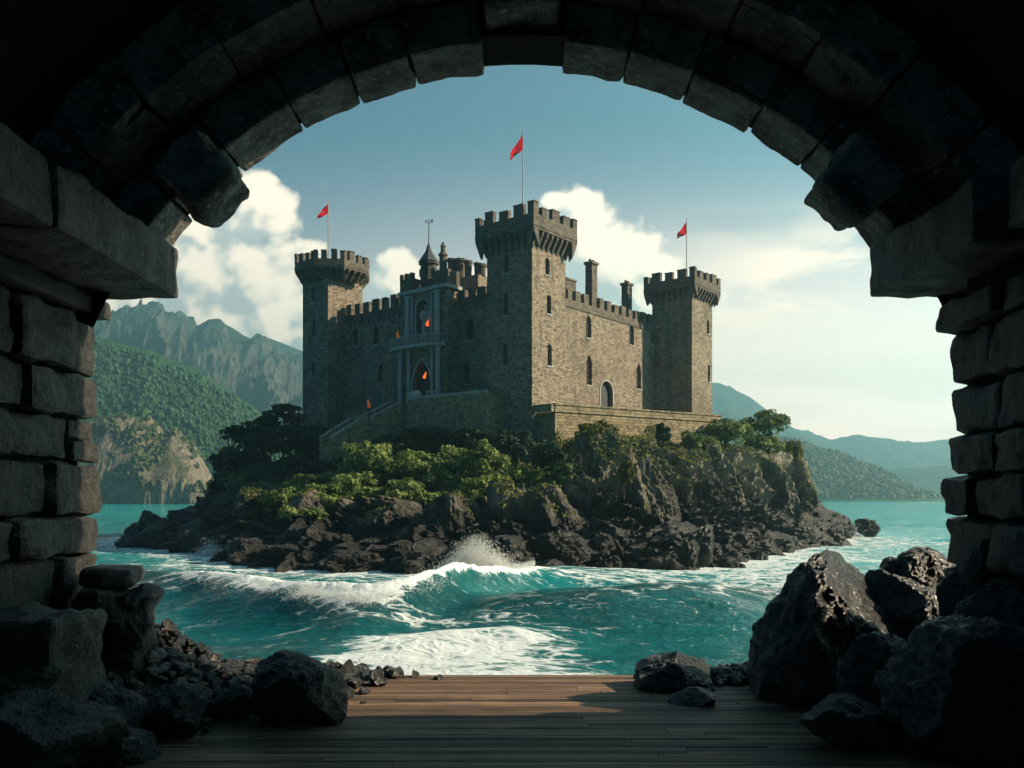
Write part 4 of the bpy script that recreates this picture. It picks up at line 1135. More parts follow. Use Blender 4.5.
# flight of steps down to the left
st = thing('stone_stair', 'walled stone stair descending to the left from the gatehouse terrace', 'stair', P(400, 403, 100.0))
up, dn = P(402, 402, 101.0), P(331, 438, 96.0)
mid = P(372, 417.5, 98.9)
for off, nm, ys in ((0.0, 'parapet', 0.0), (3.0, 'parapet', 0.25)):
    mb = MB(); pts = [up, mid, P(362, 419, 98.2), dn]
    d2 = (dn-up)[:2]; d2 /= np.linalg.norm(d2); nrm = np.array((-d2[1], d2[0]))
    if nrm[1] < 0: nrm = -nrm
    for a, b in zip(pts[:-1], pts[1:]):
        a = a + V3(nrm*off, ys); b = b + V3(nrm*off, ys)
        lo_a, lo_b = a*(1, 1, 0)+(0, 0, 5.5), b*(1, 1, 0)+(0, 0, 5.5)
        w_ = V3(nrm*0.55, 0); L = np.linalg.norm((b-a)[:2]); h0 = a[0]
        for (q, u_) in (([lo_a, lo_b, b, a], 0), ([lo_a+w_, lo_b+w_, b+w_, a+w_], 0)):
            mb.poly(q, [(h0, q[0][2]), (h0+L, q[1][2]), (h0+L, q[2][2]), (h0, q[3][2])])
        mb.poly([a, b, b+w_, a+w_], [(0, 0), (L, 0), (L, 0.5), (0, 0.5)])
    last = pts[-1]+V3(nrm*off, ys); w_ = V3(nrm*0.55, 0)
    mb.poly([last, last+w_, (last+w_)*(1, 1, 0)+(0, 0, 5.5), last*(1, 1, 0)+(0, 0, 5.5)], [(0, 0), (0.5, 0), (0.5, 5), (0, 5)])
    mb.box(V3((up+V3(nrm*off, ys))[:2]-nrm*0.04, up[2]+ys+0.002), V3(-d2*0.4, 0), V3(nrm*0.63, 0), (0, 0, 0.2))
    mb.build(nm, M['rubble_wall'], st)
    cp = MB()
    for a, b in zip(pts[:-1], pts[1:]):
        a = a+V3(nrm*(off-0.05), ys+0.004); b = b+V3(nrm*(off-0.05), ys+0.004)
        w_ = V3(nrm*0.65, 0); hh = np.array((0, 0, 0.14))
        cp.add([a, b, b+w_, a+w_, a+hh, b+hh, b+w_+hh, a+w_+hh], [(0, 1, 2, 3), (4, 5, 6, 7), (0, 1, 5, 4), (3, 2, 6, 7), (0, 3, 7, 4), (1, 2, 6, 5)])
    cp.build('coping', M['trim'], st)
mb = MB(); ns = 28
for k in range(ns):
    a = up+(dn-up)*k/ns; b = up+(dn-up)*(k+1)/ns
    mb.box(V3(a[:2]+nrm*0.56, 5.6), V3((b-a)[:2], 0), V3(nrm*2.43, 0), (0, 0, b[2]-1.0-5.6))
mb.build('steps', M['rubble_wall'], st)

# ---- flags
def flag(label, base, top, outline, seed, patch):
    """pole from base up to top, cloth outline given from the pole outwards in metres (along -x, z down from the top)"""
    g = thing('flag', label, 'flag', base, 'red flags on the castle towers')
    mb = MB(); mb.tube([base, top], [0.075, 0.05], 8); mb.cone(top, 0.10, 0.03, 0.28, 8); mb.build('flagpole', M['metal'], g)
    n = 14; m = 8; mb = MB(); V = []; 
    for i in range(n+1):
        a = i/n
        xo = np.interp(a, [0, 1], [0.04, outline[0]])
        zt_ = np.interp(a, [0, 0.5, 1], outline[1]); zb_ = np.interp(a, [0, 0.5, 1], outline[2])
        for j in range(m+1):
            c = j/m
            wob = 0.22*math.sin(a*7+seed+c*1.6)*a
            V.append((top[0]-xo+0.06*math.sin(c*5)*a, top[1]+wob+0.55*xo, top[2]-(zt_*(1-c)+zb_*c)+0.07*math.sin(a*9+c*3)))
    mb.add(V, grid_faces(n+1, m+1))
    f = mb.build('banner', [M['red'], M['white'], M['navy']], g, smooth=True)
    for pl in f.data.polygons:
        i, j = divmod(pl.index, m)
        if (i, j) in patch: pl.material_index = patch[(i, j)]
    return g


pt_ = {(i, j): 2 for i in (6, 7, 8, 9) for j in (6, 7)}; pt_.update({(i, j): 1 for i in (5, 6) for j in (5,)})
ctr = TC+DR*3.1+DL*3.2
f1p = V3(TC+DR*2.6+DL*3.2, 0)
xb = lambda px, q: q
def pole_at(px, O, D, ytop, ybase):
    s = on(px, O, D); q = O+D*s; return V3(q, zz(ybase, q[1])), V3(q, zz(ytop, q[1]))
b0, t0 = pole_at(523, TC+DR*2.5, DL, 132, 214)
flag('red flag on the tallest tower, the highest of the three', b0-(0, 0, 1.2), t0, (1.45, (0.35, 1.2, 2.1), (1.9, 2.5, 2.75)), 0.5, pt_)
b0, t0 = pole_at(328.3, TL+DR*2.5, DL, 202, 262)
flag('tattered red flag with dark marks on the left tower', b0-(0, 0, 1.2), t0, (1.75, (0.35, 0.8, 1.65), (1.5, 1.9, 1.95)), 2.0,
     {(i, j): 2 for i, j in ((4, 0), (5, 0), (6, 0), (3, 0), (8, 7), (9, 7), (10, 7), (7, 7), (6, 7))} | {(6, 3): 1, (7, 3): 1, (4, 4): 1})
b0, t0 = pole_at(686.6, TR+DR*2.0, DL, 220, 280)
flag('red flag on the right tower, blue and dark at its lower corner', b0-(0, 0, 1.2), t0, (1.3, (0.35, 1.1, 1.95), (2.0, 2.3, 2.5)), 3.1,
     {(i, j): 2 for i in (4, 5, 6, 7, 8) for j in (6, 7)} | {(7, 5): 1, (8, 5): 1, (9, 6): 1})


# ---- torches, seat and pale stone at the gate
def torch(label, c, hgt, ft, seed, fm='flame'):
    g = thing('torch', label, 'torch', c, 'lit torches at the castle gate')
    mb = MB(); c = np.array(c, float)
    mb.tube([c, c+(0, 0, hgt)], [0.07, 0.06], 7); mb.cone(c+(0, 0, hgt), 0.10, 0.22, 0.3, 8); mb.build('bracket_post', M['bar'], g)
    d, f = ico(3); rs = np.random.RandomState(seed)
    h = (d[:, 2]+1)/2; w = np.where(h < 0.35, 0.6+h*1.15, (1-h)**0.8*1.55)
    ww_ = 0.17 if ft < 1.0 else 0.2
    q = np.stack([d[:, 0]*ww_*w/np.maximum(0.3, np.hypot(d[:, 0], d[:, 1])), d[:, 1]*ww_*w/np.maximum(0.3, np.hypot(d[:, 0], d[:, 1])), h*ft], -1)
    q[:, 0] += 0.16*np.sin(h*5+seed)*h; q += 0.05*fbm(q*4+seed, 2)[:, None]
    fl = MB(); fl.add(q+c+(0, 0, hgt+0.22), f); fl.build('flame', M[fm], g, smooth=True)
    return g


torch('torch with orange flame on a post beside the walled stair', P(369, 428, 98.0), 2.0, 1.15, 1, 'flame_dim')
torch('torch flame at the left end of the gatehouse balcony', V3(OG+DL*gs(403.5)+NL*0.9, bz+0.36), 0.75, 1.2, 2, 'flame_dim')
torch('torch flame at the right side of the statue niche over the balcony', V3(OG+DL*gs(431)+NL*0.6, bz+0.36), 1.75, 0.95, 3)
torch('torch burning inside the right edge of the gate doorway', V3(OG+DL*gs(427.5)+NL*0.5, gz0), 2.45, 0.98, 4)
mb = MB(); rock(mb, V3(OG+DL*gs(430)+NL*2.5, gz0+0.55), (0.70, 0.6, 0.62), 77, 3, 9, 0.05)
tag(mb.build('pale_stone', M['pale'], origin=V3(OG+DL*gs(430)+NL*2.5, gz0)), 'pale round stone lying before the gate doorway', 'stone')
bq = OG+DL*gs(448)+NL*2.55
bench = thing('stone_bench', 'small stone bench right of the gate doorway', 'bench', V3(bq, gz0))
mb = MB(); mb.box(V3(bq-DL*0.6, gz0+0.72), V3(DL*1.3, 0), V3(NL*0.45, 0), (0, 0, 0.14)); mb.build('seat', M['trim'], bench)
for k in (-0.5, 0.5):
    mb = MB(); mb.box(V3(bq+DL*k, gz0), V3(DL*0.14, 0), V3(NL*0.4, 0), (0, 0, 0.72)); mb.build('leg', M['trim'], bench)


# ------------------------------------------------------------------ vegetation
def leaves(mb, clumps, n, size, rs, flat=0.0, mi=0):
    """n leaf faces spread through the shells of clumps [(centre, radii)]"""
    w = np.array([np.prod(c[1])**(2/3) for c in clumps]); w = w/w.sum()
    ci = rs.choice(len(clumps), n, p=w)
    cen = np.array([c[0] for c in clumps])[ci]; rad = np.array([c[1] for c in clumps])[ci]
    d = rs.normal(size=(n, 3)); d[:, 2] = np.where(rs.uniform(size=n) < 0.62, np.abs(d[:, 2]), d[:, 2])
    d /= np.linalg.norm(d, axis=1)[:, None]
    k = rs.uniform(0.45, 1.0, n)**0.45 + rs.normal(size=n)*0.05
    p = cen + d*rad*k[:, None]
    nrm = d*1.0 + rs.normal(size=(n, 3))*0.42 + np.array((0, 0, 0.30)); nrm /= np.linalg.norm(nrm, axis=1)[:, None]
    t = np.cross(nrm, rs.normal(size=(n, 3))); t /= np.linalg.norm(t, axis=1)[:, None]; b = np.cross(nrm, t)
    s = size*(0.45+0.95*rs.uniform(size=n)**1.6)[:, None]
    V = np.stack([p-t*s*0.62, p-b*s*0.34+nrm*s*0.1, p+t*s*0.62, p+b*s*0.34+nrm*s*0.1], 1).reshape(-1, 3)
    mb.add(V, np.arange(4*n).reshape(-1, 4), None, mi)


def tree(name, label, cat, x, y, Y, wpx, hpx, mat, seed, group, nl=None, pine=False, leaf=0.40):
    rs = np.random.RandomState(seed); c = P(x, y, Y); rw, rh = wpx*Y/F, hpx*Y/F
    zb = min(island_z(c[0], c[1]) - 0.4, c[2]-rh*0.5)
    base = np.array((c[0], c[1], zb))
    g = thing(name, label, cat, base, group)
    clumps = []
    k = 9 if pine else 30
    for i in range(k):
        if pine:
            f = (i+0.3)/k; a = rs.uniform(0, 6.3)
            cc = c + (math.cos(a)*rw*0.62*(1-0.5*f), math.sin(a)*rw*0.55*(1-0.5*f), rh*(-0.75+1.6*f))
            clumps.append((cc, np.array((rw*rs.uniform(0.38, 0.55), rw*rs.uniform(0.38, 0.55), rh*0.26))))
        else:
            d = rs.normal(size=3); d[2] = abs(d[2])*0.9-0.25; d /= np.linalg.norm(d)
            cc = c + d*np.array((rw, rw*0.8, rh))*rs.uniform(0.55, 0.86)
            r_ = rs.uniform(0.15, 0.34)
            clumps.append((cc, np.array((rw*r_, rw*r_, max(rh*r_, rw*r_*0.6)))))
    if not pine: clumps.append((c-(0, 0, rh*0.25), np.array((rw*0.72, rw*0.62, rh*0.62))))
    if nl is None: nl = int(np.clip(rw*(rh+rw*0.4)*(260 if pine else 250), 700, 6500))
    mb = MB(); leaves(mb, clumps, nl, leaf, rs)
    mb.build('crown', M[mat], g)
    tb = MB(); r0 = max(0.09, rw*0.07)
    topc = c + (0, 0, rh*0.2)
    bend = base*0.5+topc*0.5 + (rs.uniform(-0.3, 0.3)*rw, 0, 0)
    tb.tube([base, bend, topc], [r0, r0*0.75, r0*0.35], 7)
    for cl in clumps[:6]:
        tb.tube([bend, (bend+cl[0])/2+(0, 0, 0.2), cl[0]], [r0*0.5, r0*0.38, r0*0.15], 5)
    tb.build('trunk', M['bark'], g)


GL = 'dark trees on the left slope of the island'
GF = 'bushes on the slope before the castle'
GR = 'plants on the right cliff of the island'
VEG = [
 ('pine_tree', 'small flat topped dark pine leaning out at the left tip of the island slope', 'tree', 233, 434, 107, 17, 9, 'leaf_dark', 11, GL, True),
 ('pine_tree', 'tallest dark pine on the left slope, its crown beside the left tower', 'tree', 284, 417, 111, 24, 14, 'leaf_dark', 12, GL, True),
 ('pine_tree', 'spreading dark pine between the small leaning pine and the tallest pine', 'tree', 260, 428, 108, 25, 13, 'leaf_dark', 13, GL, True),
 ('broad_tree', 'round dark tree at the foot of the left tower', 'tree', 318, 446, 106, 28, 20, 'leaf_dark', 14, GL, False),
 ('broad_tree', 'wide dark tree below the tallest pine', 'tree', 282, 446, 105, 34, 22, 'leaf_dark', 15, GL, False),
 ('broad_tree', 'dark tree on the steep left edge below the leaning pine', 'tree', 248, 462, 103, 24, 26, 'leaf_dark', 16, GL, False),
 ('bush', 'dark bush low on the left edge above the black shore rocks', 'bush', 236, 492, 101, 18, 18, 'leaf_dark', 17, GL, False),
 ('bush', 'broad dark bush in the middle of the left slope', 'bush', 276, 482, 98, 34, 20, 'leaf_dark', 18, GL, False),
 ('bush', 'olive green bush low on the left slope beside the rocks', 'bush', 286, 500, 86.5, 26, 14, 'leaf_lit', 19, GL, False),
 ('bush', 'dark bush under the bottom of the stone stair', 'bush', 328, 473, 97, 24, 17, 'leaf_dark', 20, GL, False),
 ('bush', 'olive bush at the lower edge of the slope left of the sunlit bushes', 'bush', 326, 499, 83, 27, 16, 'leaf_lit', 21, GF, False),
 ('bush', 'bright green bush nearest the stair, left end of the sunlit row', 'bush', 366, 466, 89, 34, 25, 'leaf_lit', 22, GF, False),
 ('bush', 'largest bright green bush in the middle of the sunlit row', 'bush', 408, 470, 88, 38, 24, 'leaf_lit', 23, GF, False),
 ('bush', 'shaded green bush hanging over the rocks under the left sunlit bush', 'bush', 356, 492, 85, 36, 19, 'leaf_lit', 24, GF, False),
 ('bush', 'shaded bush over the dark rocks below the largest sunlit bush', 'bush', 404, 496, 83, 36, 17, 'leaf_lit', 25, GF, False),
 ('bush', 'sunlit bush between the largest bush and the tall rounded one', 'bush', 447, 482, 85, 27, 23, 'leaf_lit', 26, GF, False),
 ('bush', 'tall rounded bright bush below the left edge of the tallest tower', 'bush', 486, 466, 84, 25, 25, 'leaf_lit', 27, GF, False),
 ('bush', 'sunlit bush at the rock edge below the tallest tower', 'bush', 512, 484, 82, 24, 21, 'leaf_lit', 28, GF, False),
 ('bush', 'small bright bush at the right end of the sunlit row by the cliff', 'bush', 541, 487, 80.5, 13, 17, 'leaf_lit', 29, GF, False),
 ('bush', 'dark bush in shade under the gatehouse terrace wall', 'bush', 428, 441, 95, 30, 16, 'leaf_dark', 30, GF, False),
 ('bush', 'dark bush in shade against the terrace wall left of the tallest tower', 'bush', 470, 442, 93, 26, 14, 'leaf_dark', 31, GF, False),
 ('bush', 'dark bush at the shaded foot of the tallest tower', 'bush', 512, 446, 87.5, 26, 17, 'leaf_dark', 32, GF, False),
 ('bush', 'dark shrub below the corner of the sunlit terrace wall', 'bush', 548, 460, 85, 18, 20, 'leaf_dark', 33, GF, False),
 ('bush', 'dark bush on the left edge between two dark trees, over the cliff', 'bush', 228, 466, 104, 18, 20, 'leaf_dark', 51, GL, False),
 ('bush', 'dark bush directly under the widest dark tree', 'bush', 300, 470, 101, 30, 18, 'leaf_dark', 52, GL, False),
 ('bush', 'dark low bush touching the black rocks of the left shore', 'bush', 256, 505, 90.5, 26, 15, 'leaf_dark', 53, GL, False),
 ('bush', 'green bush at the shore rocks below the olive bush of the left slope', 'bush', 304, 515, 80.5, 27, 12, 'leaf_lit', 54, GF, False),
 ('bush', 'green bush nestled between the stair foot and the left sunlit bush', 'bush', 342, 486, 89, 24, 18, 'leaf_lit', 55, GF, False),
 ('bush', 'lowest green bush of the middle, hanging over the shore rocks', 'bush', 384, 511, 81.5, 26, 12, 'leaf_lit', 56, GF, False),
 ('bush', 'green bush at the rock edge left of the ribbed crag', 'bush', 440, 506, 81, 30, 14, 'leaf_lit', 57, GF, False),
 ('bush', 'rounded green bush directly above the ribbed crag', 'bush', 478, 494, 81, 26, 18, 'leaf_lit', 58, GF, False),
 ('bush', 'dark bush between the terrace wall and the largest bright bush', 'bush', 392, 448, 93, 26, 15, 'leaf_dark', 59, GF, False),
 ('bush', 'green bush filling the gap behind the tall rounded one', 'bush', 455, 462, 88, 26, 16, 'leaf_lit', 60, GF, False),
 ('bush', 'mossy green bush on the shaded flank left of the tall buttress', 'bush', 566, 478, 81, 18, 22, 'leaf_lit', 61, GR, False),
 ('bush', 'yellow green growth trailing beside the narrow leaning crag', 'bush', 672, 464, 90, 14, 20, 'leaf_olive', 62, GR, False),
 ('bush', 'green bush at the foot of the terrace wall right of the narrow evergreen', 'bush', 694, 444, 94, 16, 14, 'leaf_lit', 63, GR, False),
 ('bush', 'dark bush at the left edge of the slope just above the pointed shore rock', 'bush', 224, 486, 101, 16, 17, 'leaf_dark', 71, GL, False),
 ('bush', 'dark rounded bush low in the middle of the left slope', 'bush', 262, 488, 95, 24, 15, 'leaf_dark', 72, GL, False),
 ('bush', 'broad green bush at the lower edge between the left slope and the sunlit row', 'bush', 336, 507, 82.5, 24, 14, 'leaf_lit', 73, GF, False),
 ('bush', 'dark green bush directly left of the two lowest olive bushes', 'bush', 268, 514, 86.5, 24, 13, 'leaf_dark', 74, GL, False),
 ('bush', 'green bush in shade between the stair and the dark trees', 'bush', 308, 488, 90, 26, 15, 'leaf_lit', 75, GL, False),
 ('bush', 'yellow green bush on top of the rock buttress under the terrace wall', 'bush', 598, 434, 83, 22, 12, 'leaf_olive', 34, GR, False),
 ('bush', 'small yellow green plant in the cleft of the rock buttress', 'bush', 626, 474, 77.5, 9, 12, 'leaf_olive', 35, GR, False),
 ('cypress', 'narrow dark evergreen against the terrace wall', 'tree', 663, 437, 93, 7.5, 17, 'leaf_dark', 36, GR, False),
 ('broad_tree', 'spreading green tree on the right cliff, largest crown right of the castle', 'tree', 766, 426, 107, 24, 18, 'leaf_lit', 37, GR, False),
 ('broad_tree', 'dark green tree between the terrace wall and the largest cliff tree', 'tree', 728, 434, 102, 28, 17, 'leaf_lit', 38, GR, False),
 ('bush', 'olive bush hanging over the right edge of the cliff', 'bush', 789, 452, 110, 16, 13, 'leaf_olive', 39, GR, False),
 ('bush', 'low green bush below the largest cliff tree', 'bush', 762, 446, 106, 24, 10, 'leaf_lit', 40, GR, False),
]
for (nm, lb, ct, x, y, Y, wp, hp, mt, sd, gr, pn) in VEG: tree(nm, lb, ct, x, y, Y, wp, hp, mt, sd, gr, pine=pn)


def creepers():
    rs = np.random.RandomState(4)
    nt, nth = ISL.shape[:2]
    ang = np.arctan2(ISL[40, :, 1]-IC[1], ISL[40, :, 0]-IC[0])
    n = 90000
    ii = rs.randint(int(nt*0.40), nt-6, n); jj = rs.randint(0, nth-1, n)
    a = ISL[ii, jj]; b = ISL[ii+1, jj]; c = ISL[ii, jj+1]
    p = a + (b-a)*rs.uniform(size=(n, 1)) + (c-a)*rs.uniform(size=(n, 1))
    nrm = np.cross(c-a, b-a); ar = np.linalg.norm(nrm, axis=1); nrm = nrm/(ar[:, None]+1e-9)
    nrm = np.where((nrm[:, 2] < 0)[:, None], -nrm, nrm)
    m = fbm(p/5.0+2, 4) - 0.05 + 0.9*(nrm[:, 2]-0.45) + np.clip((p[:, 2]-7.5)*0.13, -0.9, 0.5)
    keep = (m > 0.15) & (p[:, 1] < 135) & (p[:, 2] > 5.5)
    p = p[keep]; nrm = nrm[keep]; n = len(p)
    mb = MB()
    d = nrm + rs.normal(size=(n, 3))*0.5; d /= np.linalg.norm(d, axis=1)[:, None]
    t = np.cross(d, rs.normal(size=(n, 3))); t /= np.linalg.norm(t, axis=1)[:, None]; bb = np.cross(d, t)
    s = rs.uniform(0.16, 0.34, n)[:, None]; p = p + nrm*rs.uniform(0.02, 0.22, n)[:, None]
    V = np.stack([p-t*s*0.6, p-bb*s*0.36, p+t*s*0.6, p+bb*s*0.36], 1).reshape(-1, 3)
    mb.add(V, np.arange(4*n).reshape(-1, 4))
    for vv, ff in CRAG_MESH:                                # and on the ledges of the crags
        a, b, c = vv[ff[:, 0]], vv[ff[:, 1]], vv[ff[:, 2]]
        nr = np.cross(b-a, c-a); ar = np.linalg.norm(nr, axis=1); nr = nr/(ar[:, None]+1e-9)
        k = rs.choice(len(ff), 9000, p=ar/ar.sum())
        p = (a[k]+b[k]+c[k])/3 + rs.normal(size=(9000, 3))*0.05; nk = nr[k]
        m = fbm(p/3.0+5, 4) + 1.1*(nk[:, 2]-0.45) + np.clip((p[:, 2]-7.0)*0.14, -1.2, 0.55)
        keep = m > 0.42; p = p[keep]; nk = nk[keep]; n = len(p)
        if n == 0: continue
        d = nk + rs.normal(size=(n, 3))*0.5; d /= np.linalg.norm(d, axis=1)[:, None]
        t = np.cross(d, rs.normal(size=(n, 3))); t /= np.linalg.norm(t, axis=1)[:, None]; bb = np.cross(d, t)
        s = rs.uniform(0.14, 0.34, n)[:, None]; p = p + nk*rs.uniform(0.02, 0.25, n)[:, None]
        V = np.stack([p-t*s*0.6, p-bb*s*0.36, p+t*s*0.6, p+bb*s*0.36], 1).reshape(-1, 3)
        mb.add(V, np.arange(4*n).reshape(-1, 4))
    # trailing growth on the terrace wall
    n = 11000
    s_ = rs.uniform(0, LT, n); zt_ = rs.uniform(9.0, 15.6, n)
    q = np.stack([A[0]+dT[0]*s_, A[1]+dT[1]*s_, zt_], -1)
    lim = 12.9+2.3*perlin(np.stack([s_/4, 0*s_, 0*s_], -1))+1.2*perlin(np.stack([s_/1.3, 0*s_+4, 0*s_], -1))
    kp_ = zt_ < lim; q = q[kp_]; n = len(q); q = q+np.stack([nT[0]*rs.uniform(0.05, 0.3, n), nT[1]*rs.uniform(0.05, 0.3, n), 0*q[:, 0]], -1)
    d = np.array((nT[0], nT[1], 0.2)) + rs.normal(size=(n, 3))*0.5; d /= np.linalg.norm(d, axis=1)[:, None]
    t = np.cross(d, rs.normal(size=(n, 3))); t /= np.linalg.norm(t, axis=1)[:, None]; bb = np.cross(d, t); s = rs.uniform(0.15, 0.32, n)[:, None]
    V = np.stack([q-t*s*0.6, q-bb*s*0.36, q+t*s*0.6, q+bb*s*0.36], 1).reshape(-1, 3)
    mb.add(V, np.arange(4*n).reshape(-1, 4))
    tag(mb.build('creepers', M['moss']), 'grass, moss and creepers spreading over the island cliffs and terrace wall', 'ground cover', None, 'stuff')



# ------------------------------------------------------------------ boulders at the island shore
SH = [
 ('lone dark boulder awash off the right end of the island', 868, 529, 122, 13, 9),
 ('black rock at the right tip of the island with surf against it', 838, 527, 117, 17, 13),
 ('tall pointed black rock on the left shore below the leaning pine', 258, 483, 100, 13, 20),
 ('flat black rock at the extreme left tip of the island', 144, 539, 107, 15, 8),
 ('wide black rock on the left shore next to the left tip', 178, 533, 104, 26, 14),
 ('black rock on the left shore where the small splash breaks', 222, 541, 86.5, 24, 13),
 ('low black rock on the shore below the olive bushes of the left slope', 282, 556, 73, 27, 12),
 ('brown sunlit rock at the front shore left of the tall spray', 350, 563, 66.8, 28, 12),
 ('broad dark rock at the front shore directly left of the tall spray', 412, 560, 69, 34, 15),
 ('dark rock at the front shore under the rock buttress', 566, 549, 70.5, 22, 16),
 ('largest dark wedge of rock at the front shore below the terrace wall', 652, 550, 75, 44, 22),
 ('dark slanting rock right of the largest wedge at the waterline', 708, 545, 82, 30, 16),
 ('brown rock at the waterline below the largest cliff tree', 752, 540, 88, 24, 13),
 ('rounded dark rock at the foot of the right cliff', 800, 520, 108, 22, 18),
]
for i, (lb, x, y, Y, wp, hp) in enumerate(SH):
    c = P(x, y, Y); mb = MB()
    rock(mb, c, (wp*Y/F*1.08, wp*Y/F*0.9, hp*Y/F*1.1), 200+i, 6, 18, 0.20)
    tag(mb.build('shore_rock', M['shore_rock'], origin=c), lb, 'rock', 'rocks round the island shore')



CRAG_MESH = []


def crag(label, x, y, Y, wp, hp, seed, lean=0.0, depth=0.8, taper=0.55):
    rs = np.random.RandomState(seed); d, f = ico(6)
    c = P(x, y, Y); w, h = wp*Y/F, hp*Y/F
    n = rs.normal(size=(22, 3)); n[:, 2] *= 0.35; n /= np.linalg.norm(n, axis=1)[:, None]; hk = rs.uniform(0.62, 1.0, 22)
    dots = d @ n.T; r_ = np.minimum(np.min(np.where(dots > 0.05, hk/np.maximum(dots, 0.05), 9), axis=1), 1.25)
    p = d*r_[:, None]
    tz_ = np.clip((p[:, 2]+0.6)/1.7, 0, 1)
    p[:, 0] = p[:, 0]*(1.15-taper*tz_) + lean*tz_; p[:, 1] = p[:, 1]*(1.15-taper*0.7*tz_)
    p = p*np.array((w, w*depth, h))
    o = rs.uniform(0, 60, 3); q = p + o; q[:, 0] += 0.30*p[:, 2]
    k = np.array((1, 1, 0.34))
    dd = np.stack([d[:, 0], d[:, 1], d[:, 2]*0.3], -1)
    disp = 0.80*(ridged(q*k/4.2, 3)-0.8) + 0.50*(ridged(q*k/1.6+7, 4)-0.8) + 0.20*(ridged(q/0.7+3, 3)-0.7)
    p = p + dd*disp[:, None]
    CRAG_MESH.append((p+c, f))
    mb = MB(); mb.add(p+c, f)
    tag(mb.build('crag', M['island'], origin=c), label, 'rock', 'crags of the island cliff')


CRAGS = [
 ('tall sunlit rock buttress below the corner of the terrace wall', 606, 500, 81.5, 46, 58, 301, -0.10, 0.7, 0.40),
 ('narrow leaning crag with a bright edge right of the tall buttress', 650, 515, 80, 28, 50, 302, -0.40, 0.7, 0.45),
 ('ribbed sunlit crag rising from the surf right of the tall spray', 506, 528, 75, 34, 38, 303, -0.1, 0.8),
 ('broad dark crag filling the middle of the right cliff', 712, 502, 95, 40, 50, 304, -0.15, 0.7, 0.30),
 ('sharp sunlit crag below the largest cliff tree', 760, 498, 103, 34, 50, 305, -0.2, 0.8, 0.4),
 ('crag forming the right end of the cliff above the sea', 800, 508, 110, 26, 42, 306, -0.35, 0.9),
 ('dark crag between the ribbed crag and the tall buttress', 556, 532, 75, 38, 36, 307, -0.2, 0.8),
 ('dark crag at the front shore below the sunlit bushes', 444, 535, 74, 44, 34, 308, 0.1, 0.8),
 ('dark crag under the shaded bushes, left of the middle of the shore', 382, 536, 76, 42, 34, 309, 0.05, 0.8),
 ('dark crag on the left shore below the olive bushes', 316, 532, 82, 42, 32, 310, 0.0, 0.8),
 ('dark crag on the left shore below the steep edge of dark trees', 250, 523, 90, 34, 26, 311, 0.1, 0.8),
 ('black crag at the waterline under the tall buttress', 606, 548, 74, 34, 26, 312, -0.2, 0.8),
]
for cg in CRAGS: crag(*cg)


def shore_rubble():
    rs = np.random.RandomState(14); mb = MB(); d, f = ico(4)
    nt, nth = ISL.shape[:2]; k = 0
    while k < 330:
        i, j = rs.randint(int(nt*0.07), int(nt*0.60)), rs.randint(nth)
        p = ISL[i, j]
        if p[1] > 122 or p[2] > 7.5 or p[2] < -0.6: continue
        if p[2] > 2.0: continue
        s = 0.35 + 1.15*rs.uniform()**2.4
        nn = rs.normal(size=(11, 3)); nn /= np.linalg.norm(nn, axis=1)[:, None]; hk = rs.uniform(0.5, 1, 11)
        dots = d @ nn.T; r_ = np.minimum(np.min(np.where(dots > 0.05, hk/np.maximum(dots, 0.05), 9), axis=1), 1.25)
        q = d*r_[:, None]; q = q + d*((0.13*(ridged(q*np.array((1.5, 2.6, 1.2))+rs.uniform(0, 40, 3), 4, gain=0.62)-0.8))[:, None])
        sc = s*np.array((rs.uniform(0.8, 1.4), rs.uniform(0.8, 1.2), rs.uniform(0.6, 1.15)))
        mb.add(q*sc + p + (0, 0, 0.15*s), f); k += 1
    tag(mb.build('shore_rubble', M['shore_rock']), 'tumbled dark rocks heaped along the waterline of the island', 'rubble', None, 'stuff')


shore_rubble()
creepers()

# ------------------------------------------------------------------ the archway we look out of
DZ = 4.4                                                    # deck level
AX, AZ = 0.085, EYE+0.0
HW = 3.53
arch = thing('stone_archway', 'dark vaulted stone passage and rough block archway framing the view', 'archway', (AX, 6.6, DZ))
ident = lambda o, ax, ay, az: (lambda q: np.asarray(o) + q[:, :1]*ax + q[:, 1:2]*ay + q[:, 2:3]*az)
EX, EY, EZ = np.array((1., 0, 0)), np.array((0, 1., 0)), np.array((0, 0, 1.))
IMP0, IMP1 = EYE+1.60, EYE+2.02                               # impost block under and top
rr = random.Random(11)


